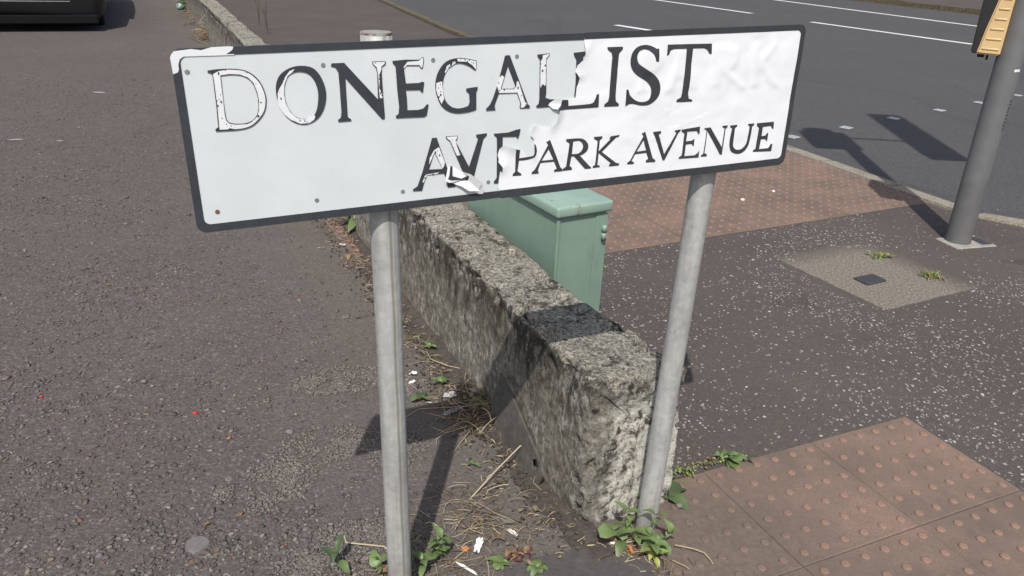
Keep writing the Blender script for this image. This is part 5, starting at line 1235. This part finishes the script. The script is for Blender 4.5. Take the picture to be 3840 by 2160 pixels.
plant('withered_dock', 'dead red brown dock stalk at the wall foot halfway along', (-.262, 2.72, .01), [(0, 0, 1.2, .01, .11, 4, .035, ['rl', 'bl', 'bl']), (.015, -.06, 1.2, .01, .08, 4, .03, ['bl', 'rl'])])
plant('withered_dock', 'small dark red stalk at the wall foot nearer the sign', (-.41, 3.03, .01), [(0, 0, 1.2, .01, .08, 3, .035, ['rl', 'bl'])])
for i, (s_, t2, lab) in enumerate(((.62, -.03, 'nearest the wall foot above the straw tangle'), (.78, -.10, 'second along the wall foot from the tangle'), (1.02, -.05, 'third along the wall foot from the tangle'), (1.22, -.12, 'fourth along the wall foot, beside dry stalks'))):
    p = wl(s_, t2); rosette('seedling', 'tiny green seedling in the soil, ' + lab, (p.x, p.y, .012), 6, .024, ['gl', 'go', 'gr'], (.1, .8))
rosette('seedling', 'dark round seedling leaves in the sign shadow near paper scrap', (-.275, 2.185, .005), 3, .03, ['dr', 'gr'], (0, .2))
rosette('seedling', 'three pale leaves beside the long bent straw', (-.09, 1.855, .004), 3, .022, ['gl'], (0, .3))
rosette('grass_tuft', 'green tuft against the far wall right of the ball', (-5.22, 13.45, 0), 60, .26, ['gn', 'gl', 'gn'], (.4, 1.3))
# dead flower stalks beyond the far wall
for i, (x, y, h, lab) in enumerate(((-3.38, 10.95, .42, 'nearest of the dead stalks beyond the far wall'), (-3.52, 11.4, .45, 'middle one of the dead stalks beyond the far wall'), (-3.72, 11.7, .62, 'tallest dead stalk beyond the far wall'))):
    root = empty('dead_stalk', (x, y, 0)); tag(root, lab + ', thin and branching', 'dead plant')
    for k in range(4):
        a = rnd.uniform(0, 6.28); l = rnd.uniform(.02, .12)
        V, F = tube([(0, 0, 0), (math.cos(a) * l * .3, math.sin(a) * l * .3, h * .5), (math.cos(a) * l, math.sin(a) * l, h * rnd.uniform(.75, 1.05))], [.0035, .003, .002], 5)
        obj('stem', V, F, M['straw'], root, attr=[.15] * len(V))
# fallen leaves
def fallen(label, x, y, size, kind, el=.15, z=.006):
    o = bpy.data.objects.new('fallen_leaf', LM[kind]); C.objects.link(o)
    o.matrix_world = Matrix.Translation((x, y, z)) @ Matrix.Rotation(rnd.uniform(0, 6.28), 4, 'Z') @ Matrix.Rotation(-el, 4, 'Y') @ Matrix.Diagonal((size, size, size, 1))
    tag(o, label, 'leaf')
for (lab, x, y, s_, k) in (('curled orange brown leaf in the straw tangle by the wall', .0, 2.11, .045, 'bo'), ('tan dead leaf left of the yellow leaf under the right weed', .265, 1.575, .034, 'bl'), ('yellowing leaf lying left of the right post weed', .305, 1.577, .038, 'yo'),
    ('brown leaf under the left post seen beside the wall', -.35, 2.83, .04, 'bl'), ('tan leaf on the yard left of the left post under the sign', -.76, 3.38, .06, 'bl'), ('crisp brown leaf on the soil halfway along the wall', -.235, 2.56, .035, 'bo'), ('small orange leaf on the yard left of the gravel', -.66, 1.60, .022, 'bo'), ('brown leaf scrap beside the flat round pebble', -.72, 1.57, .024, 'bl'), ('red brown scrap by the footpath joint near the broad leaves', .585, 1.925, .02, 'rl')):
    fallen(lab, x, y, s_, k, z=.010 if y < 2.9 and x > -.4 else .004)
straws('leaf_litter', 'brown crumbs of leaf and twig covering the soil along the wall', [(wl(s_, -.07).x, wl(s_, -.07).y, .045, .06, 70, .026, .012, .0014, None) for s_ in (.05, .3, .5, .7, .9, 1.1, 1.3, 1.6, 1.9, 2.2, 2.6)], 'leaf litter')

V, F, TN = [], [], []
for _ in range(240):
    s_ = rnd.uniform(-.1, 2.9); p = wl(s_, -abs(rnd.gauss(0, .085)) - .012)
    if rnd.random() < .10: p = Vector((rnd.gauss(.02, .09), rnd.gauss(1.52, .05), 0))
    r_ = .0025 + .008 * rnd.random() ** 3; a0 = rnd.uniform(0, 6.28); b0 = len(V); tz = rnd.uniform(-.5, .5)
    V.append((p.x, p.y, .013 + rnd.uniform(0, .006)))
    for i in range(6):
        q = a0 + i * 1.047; rr = r_ * rnd.uniform(.5, 1.2) * (1 if i % 3 else 1.5)
        V.append((p.x + rr * math.cos(q), p.y + rr * math.sin(q), .012 + tz * rr * math.cos(q) + rnd.uniform(-.002, .003)))
    for i in range(6): F.append((b0, b0 + 1 + i, b0 + 1 + (i + 1) % 6))
    TN += [rnd.random() * .5] * 7
o = obj('leaf_scraps', V, F, M['straw'], attr=TN); tag(o, 'small crisp brown leaf scraps strewn along the wall foot', 'leaf litter', kind='stuff')
# ------------------------------------------------------------------ litter
def crumple(name, label, loc, pts, amp, mats, rz=0.0, n=6, cat='litter', seed=1.0):
    """A crumpled sheet over an outline in centimetres."""
    bm = bmesh.new(); vs = [bm.verts.new((a / 100, b / 100, 0)) for a, b in pts]
    for tr in tessellate_polygon([[v.co.copy() for v in vs]]): bm.faces.new([vs[i] for i in tr])
    bmesh.ops.subdivide_edges(bm, edges=bm.edges[:], cuts=3, use_grid_fill=True)
    bmesh.ops.triangulate(bm, faces=bm.faces[:])
    for v in bm.verts:
        q = v.co * 85 + Vector((seed * 3.1, seed, 0)); v.co.z = amp * (1 + noise.noise(q)) + .0015; v.co.x += amp * .4 * noise.noise(q + Vector((5, 0, 0)))
    r_ = bmesh.ops.solidify(bm, geom=bm.faces[:], thickness=.0004)
    o = bmobj(name, bm, mats); o.location = loc; o.rotation_euler.z = rz; tag(o, label, cat); return o
M['foil'] = plain('silver_foil', (.62, .64, .68), .25, .1, 60, metal=.8)
M['blue'] = plain('blue_print', (.015, .075, .16), .4, .1, 40)
M['paper'] = plain('white_paper', (.68, .67, .64), .8, .08, 60)
M['plastwhite'] = plain('white_plastic', (.78, .78, .76), .5, .05, 60)
M['gum'] = plain('old_gum', (.30, .29, .28), .8, .15, 60)
M['redplastic'] = plain('red_plastic', (.55, .03, .025), .4, .12, 60)
M['orange'] = plain('orange_scrap', (.55, .21, .06), .7, .2, 120)
def m_print():
    t = NT('printed_paper')
    x = t.n('TexWave', {'Vector': t.P(), 'Scale': 95.0, 'Distortion': 6.0, 'Detail': 2.0}).outputs[0]
    return t.done(t.ramp(x, [(.35, (.30, .30, .32)), (.6, (.66, .66, .66))]), .7)
M['print'] = m_print()
fo = crumple('foil_wrapper', 'silver foil wrapper with a dark blue end beside the straw tangle', (-.16, 2.125, .004), [(-1.6, -4.6), (-.3, -4.2), (1.0, -.5), (1.5, 2.2), (.2, 3.0), (-1.0, .6), (-1.9, -2.6)], .005, M['foil'], R(-32))
b2 = crumple('x', None, (0, 0, 0), [(.2, 2.9), (1.6, 2.2), (2.4, 4.2), (1.6, 5.6), (1.1, 4.2)], .005, M['blue'], 0); b2.name = 'blue_end'; b2.parent = fo
for k in list(b2.keys()): del b2[k]
crumple('paper_scrap', 'torn printed paper scrap lying in the sign shadow', (-.185, 2.215, .003), [(-2.6, -1.4), (.2, -2.0), (2.2, -.9), (3.0, 1.4), (.6, 1.9), (-1.5, 1.2)], .003, M['print'], R(5), seed=2)
crumple('paper_scrap', 'small white curl of paper on the soil left of the printed scrap', (-.315, 2.28, .004), [(-1.3, -.5), (.3, -.9), (1.3, .2), (.7, .8), (-.6, .5)], .005, M['paper'], R(20), seed=3)
crumple('paper_scrap', 'tiny white paper fleck in the shadow beneath the small white curl', (-.245, 2.165, .003), [(-.8, -.3), (.8, -.4), (.7, .4), (-.6, .4)], .002, M['paper'], R(-15), seed=4)
crumple('paper_scrap', 'grey bleached scrap above the small white curl', (-.32, 2.335, .004), [(-1.5, -.5), (1.2, -.7), (1.5, .3), (-.3, 1.0)], .006, M['paper'], R(10), seed=5)
crumple('plastic_splinter', 'upright white plastic splinter below the dead grass mat', (-.052, 1.532, .004), [(-.9, -2.6), (.5, -2.9), (1.0, 1.2), (.6, 2.6), (.2, 1.9), (-.2, 2.7), (-.8, 1.6)], .003, M['plastwhite'], R(-5), seed=6)
crumple('feather', 'frayed white feather at the bottom edge right of the left post', (-.075, 1.455, .003), [(-3.2, .6), (-1.0, .3), (2.6, -1.0), (3.4, -1.7), (2.2, -1.5), (-.8, -.5), (-2.6, .0)], .003, M['paper'], R(-18), seed=7)
crumple('orange_scrap', 'orange peel like scrap beside the white splinter', (-.085, 1.515, .003), [(-.9, -.9), (.5, -1.0), (1.0, .2), (.2, 1.0), (-.8, .6)], .004, M['orange'], 0, seed=8)
crumple('white_scrap', 'flat white smear on the tarmac right of the dead grass mat', (.03, 1.585, .003), [(-1.5, .4), (-.4, -.6), (1.3, -1.3), (1.5, -.6), (.2, .8), (-1.0, 1.0)], .001, M['paper'], R(-10), seed=9)
crumple('wood_splinter', 'small grey wood splinter beside the fine grass of the left post', (-.11, 1.51, .004), [(-1.8, -.5), (1.8, -.3), (1.7, .5), (-1.6, .6)], .001, M['board'], R(6), seed=10)
def tor(name, label, loc, R_, r_, mat, tilt=0.0, cat='litter'):
    V, F = [], []
    for i in range(28):
        a = 6.2832 * i / 28
        for k in range(8):
            b = 6.2832 * k / 8; V.append(((R_ + r_ * math.cos(b)) * math.cos(a), (R_ + r_ * math.cos(b)) * math.sin(a), r_ * 1.6 * math.sin(b)))
    for i in range(28):
        for k in range(8): F.append((i * 8 + k, ((i + 1) % 28) * 8 + k, ((i + 1) % 28) * 8 + (k + 1) % 8, i * 8 + (k + 1) % 8))
    o = obj(name, V, F, mat, smooth=True); o.location = loc; o.rotation_euler = (tilt, .2, 0); tag(o, label, cat); return o
tor('bottle_cap_ring', 'red plastic bottle cap ring in the dry tuft by the wall', (.113, 1.822, .012), .0125, .0022, M['redplastic'], .45)
def butt(label, x, y, rz, mat, L=.012, z=.012):
    V, F = tube([(-L, 0, 0), (L, 0, 0)], .0042, 12)
    o = obj('cigarette_butt', V, F, mat); o.location = (x, y, z); o.rotation_euler = (0, .05, rz); tag(o, label, 'cigarette butt')
butt('orange cigarette butt on the soil under the curved straw', -.165, 2.375, R(-8), M['orange'])
butt('orange cigarette butt below the yellow leaf by the right post weed', .322, 1.538, R(-75), M['orange'], .011, .008)
butt('pale cigarette butt on the yard under the sign by the wall', -.80, 3.48, R(5), M['paper'], .014)
V, F = tube([(-.014, -.002, 0), (.014, .002, 0)], .0032, 10)
o = obj('paper_sleeve', V, F, M['paper']); o.location = (.285, 1.555, .012); o.rotation_euler.z = R(2); tag(o, 'short white paper sleeve on the thin straw below the wall end', 'litter')
def bit(name, label, x, y, s, mat):
    o = stones(name, np.array([(0, 0, 0.)]), np.array([s]), mat, flat=.6, sink=.15); o.location = (x, y, 0); tag(o, label, 'litter')
bit('red_bead', 'bright red bead of plastic in the middle of the left yard', -.945, 2.05, .0075, M['redplastic'])
bit('red_chip', 'red plastic sliver near the left edge of the yard', -1.44, 2.10, .007, M['redplastic'])
bit('orange_chip', 'orange chip on the yard left of the gravel patches', -.80, 1.93, .008, M['orange'])
bit('pale_chip', 'oval cream chip on the far red paving right of the right post', 1.56, 4.72, .015, M['plastwhite'])
bit('pale_chip', 'long cream chip on the far red paving nearer the right post', 1.32, 4.50, .014, M['plastwhite'])
for i, (x, y, w_, lab) in enumerate(((-3.53, 6.72, 2.0, 'large flattened grey gum spot on the yard left of the sign'), (-3.28, 5.10, 1.5, 'pale gum spot at the left edge of the yard'), (-3.0, 5.12, .9, 'smaller pale gum spot right of the left edge one'))):
    crumple('gum_spot', lab, (x, y, .001), [(-3.4 * w_, -.4 * w_), (-1 * w_, -1.2 * w_), (2.2 * w_, -1 * w_), (3.2 * w_, .2 * w_), (.6 * w_, 1.2 * w_), (-2 * w_, .8 * w_)], .001, M['gum'], rnd.uniform(-.3, .3), seed=i + 20, cat='gum')
# ball at the far wall
def m_ball():
    t = NT('ball_skin')
    z = t.sep(t.P(obj=True))
    r_ = t.math('SQRT', t.math('ADD', t.math('MULTIPLY', z[0], z[0]), t.math('MULTIPLY', z[2], z[2])))
    fr_ = t.math('LESS_THAN', z[1], 0.0)
    c = t.ramp(t.math('MULTIPLY', r_, 14.0), [(0, (.03, .25, .55)), (.24, (.03, .25, .55)), (.27, (.55, .62, .55)), (.5, (.50, .48, .14)), (.66, (.14, .38, .46)), (.85, (.10, .33, .43))], 'CONSTANT')
    return t.done(c, .4)
bm = bmesh.new(); bmesh.ops.create_uvsphere(bm, u_segments=28, v_segments=18, radius=.068)
ball = bmobj('ball', bm, m_ball(), None, True); ball.location = (-5.50, 13.42, .067); ball.rotation_euler = (R(-12), 0, R(-22))
tag(ball, 'small blue and yellow ball lying by the far wall', 'ball')
# repeats of one kind share a group
GROUPS = {'paper_scrap': 'paper scraps by the wall foot', 'cigarette_butt': 'cigarette butts on the ground', 'gum_spot': 'gum spots on the yard', 'seedling': 'seedlings along the wall foot', 'rosette_weed': 'small weeds round the wall end', 'weed': 'leafy weeds at the post feet', 'creeping_weed': 'creeping weeds in the paving joint', 'moss_tuft': 'tufts on the concrete patch', 'dead_stalk': 'dead stalks beyond the far wall', 'fallen_leaf': 'fallen leaves', 'straw': 'single dry straws', 'dry_root': 'dry roots on the red paving', 'stone': 'single stones', 'pale_chip': 'cream chips on the far red paving', 'withered_dock': 'withered stalks at the wall foot'}
for o in C.objects:
    k = o.name.split('.')[0]
    if o.parent is None and k in GROUPS and 'label' in o: o['group'] = GROUPS[k]
